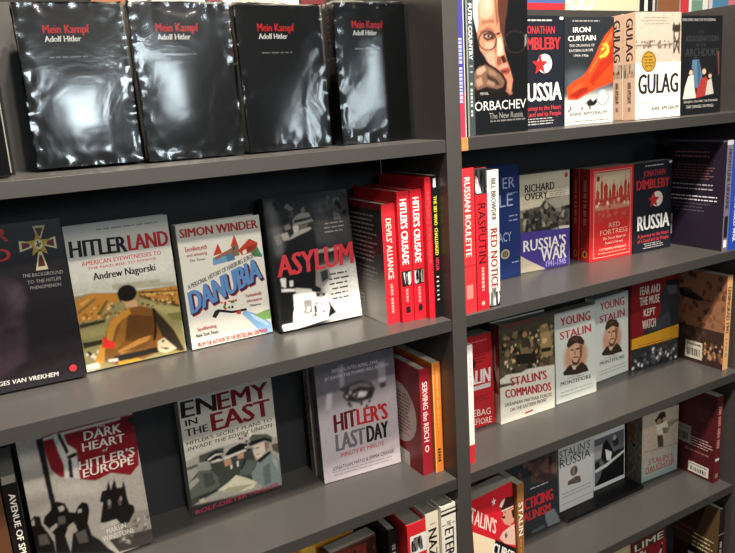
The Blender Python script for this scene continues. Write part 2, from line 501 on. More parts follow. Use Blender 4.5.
# ------------------------------------------------------------------ books
BOOKS = [
    ('MK0', 'hardback_book', 'W', 1, 0, -0.7935, 0.0841, -0.1782, 0.0522, 0.1531, 0.222, 0.045, 'sliver of a shrink-wrapped black hardback cut off at the left edge, top shelf', 'shrink-wrapped black hardbacks on the top shelf', 0),
    ('MK1', 'hardback_book', 'W', 1, 0, -0.6042, 0.1159, -0.1291, 0.0863, 0.137, 0.2176, 0.042, 'leftmost of the four whole shrink-wrapped black hardbacks on the top shelf', 'shrink-wrapped black hardbacks on the top shelf', 0),
    ('MK2', 'hardback_book', 'W', 1, 0, -0.4589, 0.0934, -0.0699, 0.0441, 0.1398, 0.2174, 0.042, 'second from the left of the four whole shrink-wrapped black hardbacks', 'shrink-wrapped black hardbacks on the top shelf', 0),
    ('MK3', 'hardback_book', 'W', 1, 0, -0.3078, 0.0854, 0.012, 0.0385, 0.1412, 0.2167, 0.042, 'third from the left of the four whole shrink-wrapped black hardbacks', 'shrink-wrapped black hardbacks on the top shelf', 0),
    ('MK4', 'hardback_book', 'W', 1, 0, -0.1405, 0.0942, -0.0039, 0.0167, 0.135, 0.2237, 0.042, 'shrink-wrapped black hardback with its spine in view, against the centre upright', 'shrink-wrapped black hardbacks on the top shelf', 0),
    ('BP', 'paperback_book', 'P', 1, 1, 0.0312, 0.004, 0, 0, 0.014, 0.228, 0.012, 'thin purple and crimson spine beside the centre upright on the top shelf', None, 0),
    ('CR', 'paperback_book', 'P', 1, 1, 0.059, 0.0298, 0, 0, 0.008, 0.225, 0.012, 'very thin cream spine between purple spine and dark grey spine, top shelf', None, 0),
    ('PC', 'paperback_book', 'P', 1, 1, 0.0695, 0.0278, 0, 0, 0.0155, 0.235, 0.02, 'dark grey spine with white lettering beside the portrait of a man in glasses', None, 0),
    ('GO', 'hardback_book', 'H', 1, 0, 0.0894, 0.035, 0.0323, 0.0006, 0.1263, 0.234, 0.018, 'black book with close-up portrait of an old man in round glasses', None, 0),
    ('D1', 'paperback_book', 'P', 1, 0, 0.2117, 0.0746, -0.0022, 0.0096, 0.129, 0.205, 0.03, 'navy paperback with red star, half hidden behind the portrait book on the top shelf', 'navy paperbacks with a red star', 0),
    ('IC', 'paperback_book', 'P', 1, 0, 0.3411, 0.0723, -0.0256, 0.0108, 0.1309, 0.2026, 0.03, 'dark paperback with a flying red flag and silver medallion on the cover', None, 0),
    ('GU1', 'paperback_book', 'P', 1, 0, 0.5142, 0.08, -0.059, 0.0339, 0.1299, 0.2097, 0.032, 'cream paperback showing only its spine behind its twin with the gold medallion', 'cream paperbacks with a watchtower photo', 0),
    ('GU2', 'paperback_book', 'P', 1, 0, 0.5122, 0.0465, -0.059, 0.0339, 0.1299, 0.2097, 0.032, 'cream and white paperback with watchtower photo and gold oval medallion in full view', 'cream paperbacks with a watchtower photo', 0),
    ('AR', 'paperback_book', 'P', 1, 0, 0.6771, 0.0647, -0.0384, 0.0318, 0.1324, 0.2065, 0.03, 'black paperback with painted family in blue, white and red clothes', None, 0),
    ('OR', 'hardback_book', 'G', 2, 0, -0.7393, 0.1341, -0.0476, 0.1085, 0.153, 0.2389, 0.03, 'black book with red title, gold cross medal and shadowy face, second shelf', None, 0),
    ('HL', 'hardback_book', 'G', 2, 0, -0.5831, 0.145, -0.0143, 0.0768, 0.1538, 0.2232, 0.03, 'cover showing a man in brown shirt and red armband from behind, facing a crowd', None, 0),
    ('DN', 'hardback_book', 'G', 2, 0, -0.4198, 0.1411, 0.0137, 0.0574, 0.1419, 0.2044, 0.03, 'cream book with slanting blue block title, little castle and blue river', None, 0),
    ('AS', 'hardback_book', 'G', 2, 0, -0.2706, 0.1221, -0.0259, 0.138, 0.158, 0.2294, 0.03, 'black and white photo cover with red title across it, leaning on the second shelf', None, 0),
    ('DA', 'hardback_book', 'H', 2, 1, -0.102, 0.0483, 0, 0, 0.026, 0.2105, 0.02, 'red spine whose dark grey back cover faces the slanting black and white photo book', None, 0),
    ('HC1', 'hardback_book', 'H', 2, 1, -0.0755, 0.0399, 0, 0, 0.0245, 0.2294, 0.02, 'left one of the two bright red spines with a small photo', 'bright red books with a small photo on the spine', 0),
    ('HC2', 'hardback_book', 'H', 2, 1, -0.0505, 0.038, 0, 0, 0.0235, 0.2301, 0.02, 'right one of the two bright red spines with a small photo', 'bright red books with a small photo on the spine', 0),
    ('HC3', 'hardback_book', 'H', 2, 1, -0.0266, 0.0273, 0, 0, 0.0118, 0.249, 0.02, 'slim red spine with faint lettering beside the black spine, second shelf', None, 0),
    ('TM', 'paperback_book', 'P', 2, 1, -0.0143, 0.026, 0, 0, 0.0135, 0.251, 0.02, 'black spine with yellow and red lettering against the centre upright', None, 0),
    ('BNL', 'paperback_book', 'P', 3, 1, -0.7477, 0.062400000000000004, 0, 0, 0.022, 0.195, 0.02, 'brown spine at the left edge of the photo beside a black spine with white lettering', None, 0),
    ('AV', 'paperback_book', 'P', 3, 1, -0.7237, 0.0724, 0, 0, 0.0198, 0.2006, 0.02, 'black spine with white lettering beside the red flag cover', None, 0),
    ('DH', 'hardback_book', 'H', 3, 0, -0.6959, 0.1267, 0.0145, 0.1009, 0.1699, 0.234, 0.03, 'grey cover with a draped red flag, church tower and dark soldiers', None, 0),
    ('EE', 'hardback_book', 'H', 3, 0, -0.4493, 0.1637, 0, 0.02, 0.1688, 0.234, 0.03, 'pale book with maroon block title above a photo of officers reading a map', None, 0),
    ('LD', 'hardback_book', 'H', 3, 0, -0.2105, 0.1272, -0.0902, 0.03, 0.1602, 0.234, 0.035, 'silver-grey book with peaked cap picture and red and black title', None, 0),
    ('AH', 'hardback_book', 'H', 3, 0, -0.2105, 0.1642, -0.0902, 0.03, 0.1602, 0.234, 0.022, 'grey book with black spine lettering hidden behind the peaked cap book', None, 0),
    ('SR', 'hardback_book', 'H', 3, 1, -0.0445, 0.0441, 0, 0, 0.0224, 0.2115, 0.02, 'dark red book with pale oval on its back cover, beside the orange spine', None, 0),
    ('OB', 'paperback_book', 'P', 3, 1, -0.0188, 0.0394, 0, 0, 0.0175, 0.2196, 0.02, 'slim orange spine against the centre upright on the third shelf', None, 0),
    ('B1', 'paperback_book', 'P', 4, 0, -0.31, 0.112, 0.0599, 0.02, 0.15, 0.2216, 0.025, 'yellow cover with white border just showing under the third shelf, left bay', None, 0),
    ('B2', 'paperback_book', 'P', 4, 0, -0.2369, 0.0628, 0.08, 0.03, 0.1, 0.205, 0.03, 'dark brown cover with rusty red print, in front of the yellow cover', None, 0),
    ('BS', 'hardback_book', 'H', 4, 1, -0.131, 0.04, 0, 0, 0.02, 0.2268, 0.02, 'black spine beside the red spine with a white patch, lowest shelf in view', None, 0),
    ('RS', 'hardback_book', 'H', 4, 1, -0.107, 0.012, 0, 0, 0.041, 0.243, 0.02, 'red spine with a white patch beside two white spines', None, 0),
    ('NZ', 'hardback_book', 'H', 4, 1, -0.0645, 0.014, 0, 0, 0.0285, 0.25, 0.02, 'cream spine with heavy black lettering beside the red spine with white patch', None, 0),
    ('ET', 'hardback_book', 'H', 4, 1, -0.035, 0.006, 0, 0, 0.0335, 0.258, 0.02, 'white spine with black rules and tall black lettering, touching the centre upright', None, 0),
    ('RR', 'hardback_book', 'H', 2, 1, 0.0345, 0.0104, 0, 0, 0.0301, 0.2578, 0.02, 'red spine with pale lettering standing against the centre upright, second shelf', None, 0),
    ('RA', 'hardback_book', 'H', 2, 1, 0.0655, 0.009, 0, 0, 0.0265, 0.256, 0.02, 'red spine with a black and white photo at its top', None, 0),
    ('RN', 'hardback_book', 'H', 2, 1, 0.0955, 0.013, 0, 0, 0.026, 0.2494, 0.02, 'white spine with dark red lettering and black torn pattern at its foot', None, 0),
    ('BL', 'hardback_book', 'H', 2, 0, 0.1467, 0.1493, 0.0483, 0.0134, 0.153, 0.2369, 0.03, 'navy blue cover half hidden behind the white spine with dark red lettering', None, 0),
    ('RW', 'paperback_book', 'P', 2, 0, 0.3104, 0.1677, -0.0796, 0.0097, 0.1336, 0.2108, 0.03, 'paperback with black and white photo above a purple block', None, 0),
    ('RF', 'paperback_book', 'P', 2, 0, 0.4834, 0.1369, -0.0404, 0.0034, 0.1325, 0.2079, 0.03, 'red paperback with a city skyline picture inside a thin pale frame, in front', 'red paperbacks with a skyline picture', 0),
    ('RF2', 'paperback_book', 'P', 2, 0, 0.4834, 0.1681, -0.0404, 0.0034, 0.1325, 0.2079, 0.022, 'red paperback hidden behind its twin with skyline picture, only its spine edge showing', 'red paperbacks with a skyline picture', 0),
    ('D2', 'paperback_book', 'P', 2, 0, 0.6164, 0.1287, -0.0463, 0.0236, 0.125, 0.2073, 0.03, 'navy paperback with red star on the second shelf beside the red skyline paperback', 'navy paperbacks with a red star', 0),
    ('FO', 'hardback_book', 'H', 2, 1, 0.773, 0.0124, 0, 0, 0.0214, 0.2495, 0.02, 'dark purple book showing its back cover, grey spine beside the bright blue spine', None, 0),
    ('BU', 'hardback_book', 'H', 2, 1, 0.7958999999999999, 0.0063999999999999994, 0, 0, 0.03, 0.246, 0.02, 'bright blue spine at the right edge of the photo, second shelf', None, 0),
    ('W0', 'paperback_book', 'P', 3, 1, 0.0534, 0.0284, 0, 0, 0.0123, 0.2404, 0.02, 'thin white spine with red foot close to the centre upright, third shelf', None, 0),
    ('CM', 'paperback_book', 'P', 3, 0, 0.0781, 0.1409, -0.0275, 0.0446, 0.129, 0.2023, 0.04, 'red cover with silver-white lettering partly hidden behind the thin white spine', None, 0),
    ('SC', 'hardback_book', 'H', 3, 0, 0.2096, 0.1219, -0.029, 0.0087, 0.1518, 0.2208, 0.035, 'white book with crowd photo of fighters and red block title, third shelf', None, 0),
    ('YS1', 'paperback_book', 'P', 3, 0, 0.372, 0.1229, -0.0096, 0.0399, 0.1253, 0.2106, 0.03, 'left one of two pale paperbacks with sepia portrait of a man in cap', 'pale paperbacks with a sepia portrait', 0),
    ('YS2', 'paperback_book', 'P', 3, 0, 0.5362, 0.1577, 0.0542, 0.0357, 0.12, 0.2057, 0.03, 'right one of two pale paperbacks with sepia portrait, beside the dark red cover', 'pale paperbacks with a sepia portrait', 0),
    ('FW', 'hardback_book', 'H', 3, 0, 0.6578, 0.1565, -0.0909, 0.0312, 0.1583, 0.2236, 0.03, 'dark red cover with yellow band and shadowy figure', None, 0),
    ('BT', 'paperback_book', 'P', 3, 1, 0.8273, 0.0274, 0, 0, 0.0202, 0.2371, 0.02, 'brown book with a boat on its back cover and a white price sticker', None, 0),
    ('SN', 'paperback_book', 'P', 4, 0, 0.0619, 0.029, 0.0869, 0.0532, 0.116, 0.218, 0.04, 'red cover with a moustached man in peaked cap and white star', None, 0),
    ('SNs', 'paperback_book', 'P', 4, 1, 0.1795, 0.039, 0, 0, 0.0177, 0.215, 0.02, 'brown-orange spine beside the red cover with a moustached man', None, 0),
    ('PS', 'hardback_book', 'H', 4, 0, 0.2385, 0.1321, -0.0101, 0.0754, 0.153, 0.234, 0.03, 'dark grey cover with red title lines and clasped hands', None, 0),
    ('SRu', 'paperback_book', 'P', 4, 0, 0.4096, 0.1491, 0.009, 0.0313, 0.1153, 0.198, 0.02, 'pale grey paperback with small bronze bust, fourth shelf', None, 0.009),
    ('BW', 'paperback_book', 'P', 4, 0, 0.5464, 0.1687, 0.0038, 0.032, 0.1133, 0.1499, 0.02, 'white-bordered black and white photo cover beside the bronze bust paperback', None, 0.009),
    ('SD', 'paperback_book', 'P', 4, 0, 0.6845, 0.1365, -0.0507, 0.018, 0.1311, 0.1839, 0.05, 'thick sepia book with man holding a child, title in red', None, 0),
    ('ML', 'paperback_book', 'P', 4, 1, 0.8259, 0.0325, 0, 0, 0.0242, 0.2371, 0.02, 'maroon book with two barcode stickers on its back cover, fourth shelf', None, 0),
    ('BG5', 'paperback_book', 'P', 5, 0, 0.4457, 0.0613, -0.0222, 0.0765, 0.13, 0.2142, 0.025, 'plain beige cover peeking out under the fourth shelf', None, 0),
    ('LM', 'paperback_book', 'P', 5, 0, 0.5733, 0.0558, 0.0156, 0.0588, 0.1257, 0.2132, 0.03, 'dark red cover with big pale letters peeking out under the fourth shelf', None, 0),
    ('DK5', 'paperback_book', 'P', 5, 0, 0.7, 0.105, 0.0447, 0.02, 0.09, 0.2357, 0.03, 'black cover with red blotches behind the brown-black book on the lowest shelf', None, 0),
    ('B5', 'hardback_book', 'H', 5, 1, 0.833, 0.012, 0, 0, 0.022, 0.2394, 0.02, 'brown-black book with yellow text on its back cover, below the fourth shelf', None, 0),
]
FRONT_ART = {}
FRONT_ART['MK0'] = [['r',0,0,100,100,'#121315'],['t','Mein Kampf',24,12.3,67,17.5,'#c8242c',0.022],['t','Adolf Hitler',24.5,19,58,22.6,'#e6e4e0',0.022],['l',26,31.5,62,33,1,'#77777a']]
FRONT_ART['MK1'] = FRONT_ART['MK0']
FRONT_ART['MK2'] = FRONT_ART['MK0']
FRONT_ART['MK3'] = FRONT_ART['MK0']
FRONT_ART['MK4'] = FRONT_ART['MK0']
FRONT_ART['GO'] = [['r',0,0,100,100,'#121417'],['m',0,0,100,73,108,0.85,0.069,'#111214',[['p','#4a2c22',41.5,-3.3,66.0,-3.7,62.2,11.5,58.6,19.1,56.5,29.3,61.3,37.1,52.9,37.0,47.1,17.9],['p','#b47a60',4.1,-2.7,44.7,-3.3,44.7,11.6,47.1,17.9,48.7,25.5,53.2,30.6,56.2,39.6,60.0,46.2,67.8,55.4,71.0,60.8,68.0,69.4,51.2,65.7,54.7,60.5,42.3,54.0,29.3,50.3,19.9,43.2,13.7,39.3,9.3,31.8,8.0,26.8,3.8,19.3],['p','#c9c5be',2.3,-2.7,19.1,-2.9,9.7,9.4,10.4,19.3,8.0,27.4,4.1,19.3,1.2,14.4],['p','#cf9a80',15.9,-0.5,31.8,-1.3,38.4,6.7,36.2,14.2,26.3,18.0,15.6,16.8,12.7,10.6],['p','#dcb29a',20.7,4.4,29.6,3.3,31.9,9.2,23.4,11.8],['p','#7c4c3a',38.8,-0.8,42.0,-0.8,44.1,11.6,46.4,19.2,42.3,23.0,40.8,11.6],['p','#8f5c48',16.7,19.0,37.3,17.4,40.4,20.2,27.5,20.2,15.9,22.0],['p','#8a5444',11.2,26.3,26.7,23.0,38.3,25.0,36.9,27.0,26.0,25.2,14.3,28.0],['p','#4a2a22',18.1,27.8,29.8,25.8,40.8,28.0,38.6,31.6,25.6,32.8,18.6,30.8],['b',0.51],['p','#d8cabc',21.9,29.5,27.1,28.3,32.9,29.3,27.3,30.8],['e','#120c0a',27.7,29.4,2.9,1.1],['b',0.77],['p','#c8947c',19.7,34.1,37.3,33.1,35.7,38.0,24.0,38.1],['p','#cc907a',21.9,41.9,37.0,40.0,39.7,51.4,29.9,50.0],['p','#dba894',42.6,31.2,49.9,30.0,53.3,35.7,53.7,42.5,48.0,43.7,42.8,42.4,42.1,35.7],['p','#8f5a48',38.0,32.4,42.6,31.6,42.1,42.1,38.9,40.8],['p','#3c1e18',48.0,43.7,56.0,42.7,60.6,47.7,53.1,49.0],['p','#7a4638',42.7,43.7,48.7,44.2,51.1,48.7,45.7,51.5,41.8,48.6],['b',0.51],['o','#3a2a24',26.2,32.6,17.0,7.3,2.4],['p','#b0866a',11.3,35.5,15.0,38.3,23.9,39.9,35.0,39.0,34.3,39.7,23.9,40.8,13.0,39.3],['p','#2e221c',41.4,27.3,48.7,26.5,49.3,28.0,42.0,28.8],['o','#2c2826',76.6,33.5,21.3,8.1,1.8],['p','#77777a',94.5,28.9,98.0,27.8,97.6,34.7,94.0,37.5],['b',0.77],['p','#c28672',45.7,50.4,61.2,49.1,64.5,51.7,52.3,53.1,47.0,53.0],['p','#8a4038',47.0,53.3,62.5,51.4,66.5,54.1,63.0,57.0,53.9,56.8],['p','#2e1412',48.9,54.4,63.7,53.8,63.7,54.5,50.9,55.5],['p','#b0705c',55.5,57.9,67.7,57.4,71.7,61.1,62.0,64.3,54.0,62.1],['p','#9a6450',51.8,66.0,59.3,64.6,70.7,70.9,65.2,71.9],['p','#1a1412',0.2,51.9,10.0,48.4,22.9,47.3,39.1,51.4,53.5,56.5,60.8,62.2,58.5,68.5,31.4,74.9,-1.1,74.1],['p','#6e5142',1.3,55.0,9.9,50.5,21.5,49.3,35.7,52.6,49.5,57.3,56.0,61.9,53.2,65.5,41.7,67.1,22.7,64.9,6.4,67.1,0.8,63.4],['p','#a88c76',5.3,52.7,18.9,50.1,23.3,53.0,13.4,56.2,6.3,56.3],['p','#9a7c68',3.6,60.1,13.3,57.7,16.9,62.7,7.1,65.1],['p','#8a6a58',25.9,52.7,37.6,54.5,42.1,58.2,29.0,56.4],['p','#3c2a22',23.1,55.8,42.0,60.3,48.5,64.3,41.8,64.2,24.3,59.4],['p','#8f705c',24.9,60.0,38.6,62.6,35.2,64.9,24.1,63.1]]],['t','MIKHAIL',11,69,26,71,'#9a9a98',0.012],['t','GORBACHEV',-12.8,75.6,96.0,82.4,'#dcdad4',0.0],['t','The New Russia',26.5,84.5,90.0,89.0,'#86867f',0],['l',28,90,95,92,1,'#6a6a68']]
FRONT_ART['D1'] = [['r',0,0,100,100,'#191c26'],['l',30,3.5,78,5.5,1,'#b9b7b2'],['t','JONATHAN',25,9,82,18,'#a83238',0.012],['t','DIMBLEBY',9,19,93,29.5,'#c03034',0.025],['e','#e3d9cc',62,42,14.5,8.6],['*','#c4262a',53,43,16,9.8],['t','RUSSIA',12,59,95,75.5,'#eceae6',0.022],['t','A Journey to the Heart',12,79.5,94,83.8,'#b83a40',0.012],['t','of a Land and its People',12,85,94,89.4,'#b83a40',0.012],['l',25,91,80,97,3,'#b9b7b2'],['r',92,1,99,3.5,'#d8d6d0']]
FRONT_ART['D2'] = FRONT_ART['D1']
FRONT_ART['IC'] = [['r',0,0,100,100,'#22262b'],['r',0,86,100,100,'#c9c9c3'],['m',0,8,100,88,108,0.59,0.057,'#22262b',[['b',6.0],['p','#4a5056',1.8,50.1,32.1,47.1,55.6,54.8,97.0,48.4,97.9,77.8,1.7,71.2],['p','#c9c9c3',-5.9,75.2,32.3,72.9,104.2,69.1,105.3,104.3,-6.0,99.6],['b',0.59],['p','#cf4018',97.5,8.9,80.1,18.0,69.3,27.1,60.0,37.0,47.6,48.2,35.3,55.0,18.4,58.9,4.7,64.6,7.0,75.6,26.1,76.3,44.0,71.4,65.3,66.6,87.7,63.5,99.0,60.9],['p','#a32a16',98.0,26.0,74.3,40.0,49.3,59.6,57.3,64.2,82.5,49.6,98.5,42.6],['p','#e2602c',96.0,13.1,81.8,21.6,66.3,37.1,47.7,51.0,52.4,51.8,74.1,33.6,96.2,19.5],['p','#8f2214',9.3,72.1,32.3,65.7,49.4,64.0,46.3,68.9,23.0,74.7],['p','#d9502a',9.3,67.9,29.1,61.3,40.0,60.9,23.0,68.3],['p','#e6b040',74.0,25.8,83.5,23.7,90.0,27.4,90.1,33.1,83.8,37.3,74.2,37.9,71.0,35.7,80.6,35.8,85.3,32.3,84.4,28.0,79.6,26.5],['p','#e6b040',69.5,37.1,88.4,29.5,90.9,30.9,72.7,38.9],['p','#e6b040',72.5,29.3,80.4,28.0,82.0,30.1,74.9,31.5],['p','#1a1a1a',43.3,79.0,52.7,75.7,57.5,78.7,65.4,75.3,70.3,77.7,60.8,82.5,48.1,83.5],['s',6,78,56,87,12,3,['#8f8f8a','#e0e0da','#5a5a58']]]],['e','#9aa0a6',78.3,75.7,13.8,8.1],['e','#b0b4b8',78.3,75.7,10.5,6.3],['q','IRON',16.8,9.4,51.0,8.8,51.1,13.6,16.8,14.2,'#e6e4de',0.02],['q','CURTAIN',7.1,17.2,62.0,16.5,62.1,21.4,7.1,22.0,'#e6e4de',0.02],['q','THE CRUSHING OF',9.3,24.8,59.8,24.6,59.8,27.0,9.3,27.2,'#c9c7c0',0.0],['q','EASTERN EUROPE',9.3,29.3,56.7,29.1,56.8,31.6,9.3,31.7,'#c9c7c0',0.0],['q','1944-1956',18.3,33.9,47.5,34.0,47.5,36.4,18.3,36.4,'#c9c7c0',0.0],['l',15,3,70,5,1,'#8f8e88'],['q','ANNE APPLEBAUM',9.3,88.3,86.7,88.2,86.8,91.6,9.3,91.5,'#3a3a38',0.012],['l',10,96.5,90,98,1,'#77756f']]
FRONT_ART['GU2'] = [['r',0,0,100,100,'#e6e2d8'],['m',0,0,100,47,90,0.51,0.092,'#b3a596',[['s',2,27,95,33,46,2.4,['#4a4038','#6a5c50','#3a322c']],['r',0,30.2,80,31,'#5a4e44'],['r',82,10,85,39,'#2e2824'],['r',94,10,96.5,39,'#2e2824'],['r',82,17,96,19,'#2e2824'],['r',82,27,96,28.5,'#2e2824'],['p','#2e2824',80,12,98,12,98,18,80,18],['p','#2e2824',84,36,96,20,97,21,86,38],['p','#2e2824',84,20,96,36,94,38,83,22]]],['l',12,5,78,12,3,'#7d7267'],['e','#80621c',29,46,16,10],['e','#a07c28',29,46,13.5,8.2],['l',18,41,40,51,4,'#4a360c'],['t','GULAG',7,57.5,94,76.5,'#1d1b1a',0.022],['t','A HISTORY',8,84,36,86.2,'#6a5c50',0.012],['t','ANNE APPLEBAUM',35,89,96,92.6,'#2a2624',0.022]]
FRONT_ART['AR'] = [['r',0,0,100,100,'#131418'],['t','GREG KING AND SUE WOOLMANS',1.6,2.9,81.8,5.5,'#9a9a98',0.012],['t','THE',40,15,54,18,'#303236',0.012],['t','ASSASSINATION',10,20,90,26,'#303236',0.012],['t','OF THE',35,28,60,31,'#303236',0.012],['t','ARCHDUKE',10,33,92,41,'#303236',0.012],['m',6,42,96,84,99,0.42,0.069,'#131418',[['p','#4d6c86',27.7,44.7,43.5,44.5,51.9,61.1,49.4,73.4,30.2,72.9,25.3,59.4],['e','#2a1c16',35.2,36.5,6.8,2.4],['e','#caa890',35.3,39.6,4.8,2.8],['p','#35506a',38.3,45.3,43.6,45.4,48.7,61.1,42.9,72.1],['p','#cfcaba',19.1,60.8,30.6,59.8,33.3,71.8,38.1,83.2,6.5,84.0,11.2,71.2],['e','#2a1c16',24.6,55.2,5.7,2.0],['e','#caa890',24.7,57.4,4.2,2.5],['p','#93322c',49.9,63.8,61.6,61.8,69.6,68.3,60.6,81.6,37.1,83.6,39.8,74.2],['e','#3a261c',56.3,54.5,6.5,2.0],['e','#caa890',56.5,57.0,4.8,2.7],['p','#b4aba2',65.1,66.4,74.8,63.9,81.3,80.0,60.6,81.2],['e','#3a261c',72.3,59.8,4.9,1.8],['e','#caa890',71.3,61.6,3.9,2.0]]],['t','SARAJEVO 1914 AND THE ROMANCE',8,86,92,89,'#a4a29c',0.012],['t','THAT CHANGED THE WORLD',14,91,82,94,'#a4a29c',0.012],['p','#5a3430',88,36,93,36,95,60,92,62,90,50]]
FRONT_ART['OR'] = [['r',0,0,100,100,'#1e1a1d'],['m',0,0,100,100,75,1.87,0.115,'#1e1a1d',[['p','#382c34',8.0,30.2,47.0,31.3,57.8,36.6,60.6,46.4,52.9,56.1,54.3,69.1,48.9,83.4,26.2,89.8,-6.7,86.0],['p','#2a2027',21.0,44.0,38.0,43.9,42.0,50.6,37.1,58.4,17.3,58.0],['p','#4a3b43',45.7,36.4,57.0,37.6,58.9,46.2,52.2,53.9,45.9,46.9],['p','#2a2027',33.3,62.2,47.8,62.3,50.0,65.1,35.0,66.6]]],['t','HITLER',-3.5,2.3,53.5,10.2,'#cf2f36',0.03],['t','AND HIS',-16.9,13.3,8.5,17.8,'#cf2f36',0.022],['t','GOD',13.5,14.2,52.9,21.7,'#cf2f36',0.03],['p','#cfc69a',75.8,3.0,86.4,3.3,81.2,11.0,77.6,10.9],['p','#5c2630',77.4,4.5,84.0,4.7,80.8,9.5,78.6,9.4],['p','#cfc69a',62.0,10.9,61.5,17.7,72.8,15.7,73.1,12.4],['p','#5c2630',64.0,12.2,63.7,16.4,70.7,15.1,70.9,13.0],['p','#cfc69a',84.1,12.5,82.7,15.5,93.5,18.2,93.6,10.6],['p','#5c2630',85.7,13.1,84.9,15.0,91.6,16.7,91.6,12.0],['p','#cfc69a',72.2,29.9,83.0,30.0,80.1,18.9,76.9,18.6],['p','#5c2630',74.4,27.8,81.1,27.8,79.3,20.9,77.3,20.8],['*','#b89a3a',78.2,14.3,11.5,8],['e','#d8cca0',78.2,14.3,3.8,2.9],['p','#2a2420',77.0,12.3,78.2,12.2,79.0,15.8,77.8,16.1],['p','#2a2420',75.8,14.7,80.5,13.4,80.6,14.3,76.1,15.6],['q','THE BACKGROUND',60.1,31.0,95.3,31.8,94.8,33.9,59.6,33.0,'#a29c98',0.0],['q','TO THE HITLER',63.4,35.3,92.9,35.5,92.4,37.6,62.9,37.4,'#a29c98',0.0],['q','PHENOMENON',64.9,38.9,91.9,39.2,91.4,41.3,64.4,40.9,'#a29c98',0.0],['q','GEORGES VAN VREKHEM',7.7,92.6,75.9,93.7,75.2,96.4,7.1,95.2,'#c9c5c0',0.012],['e','#cc2f38',89.4,93.4,3.3,2.1]]
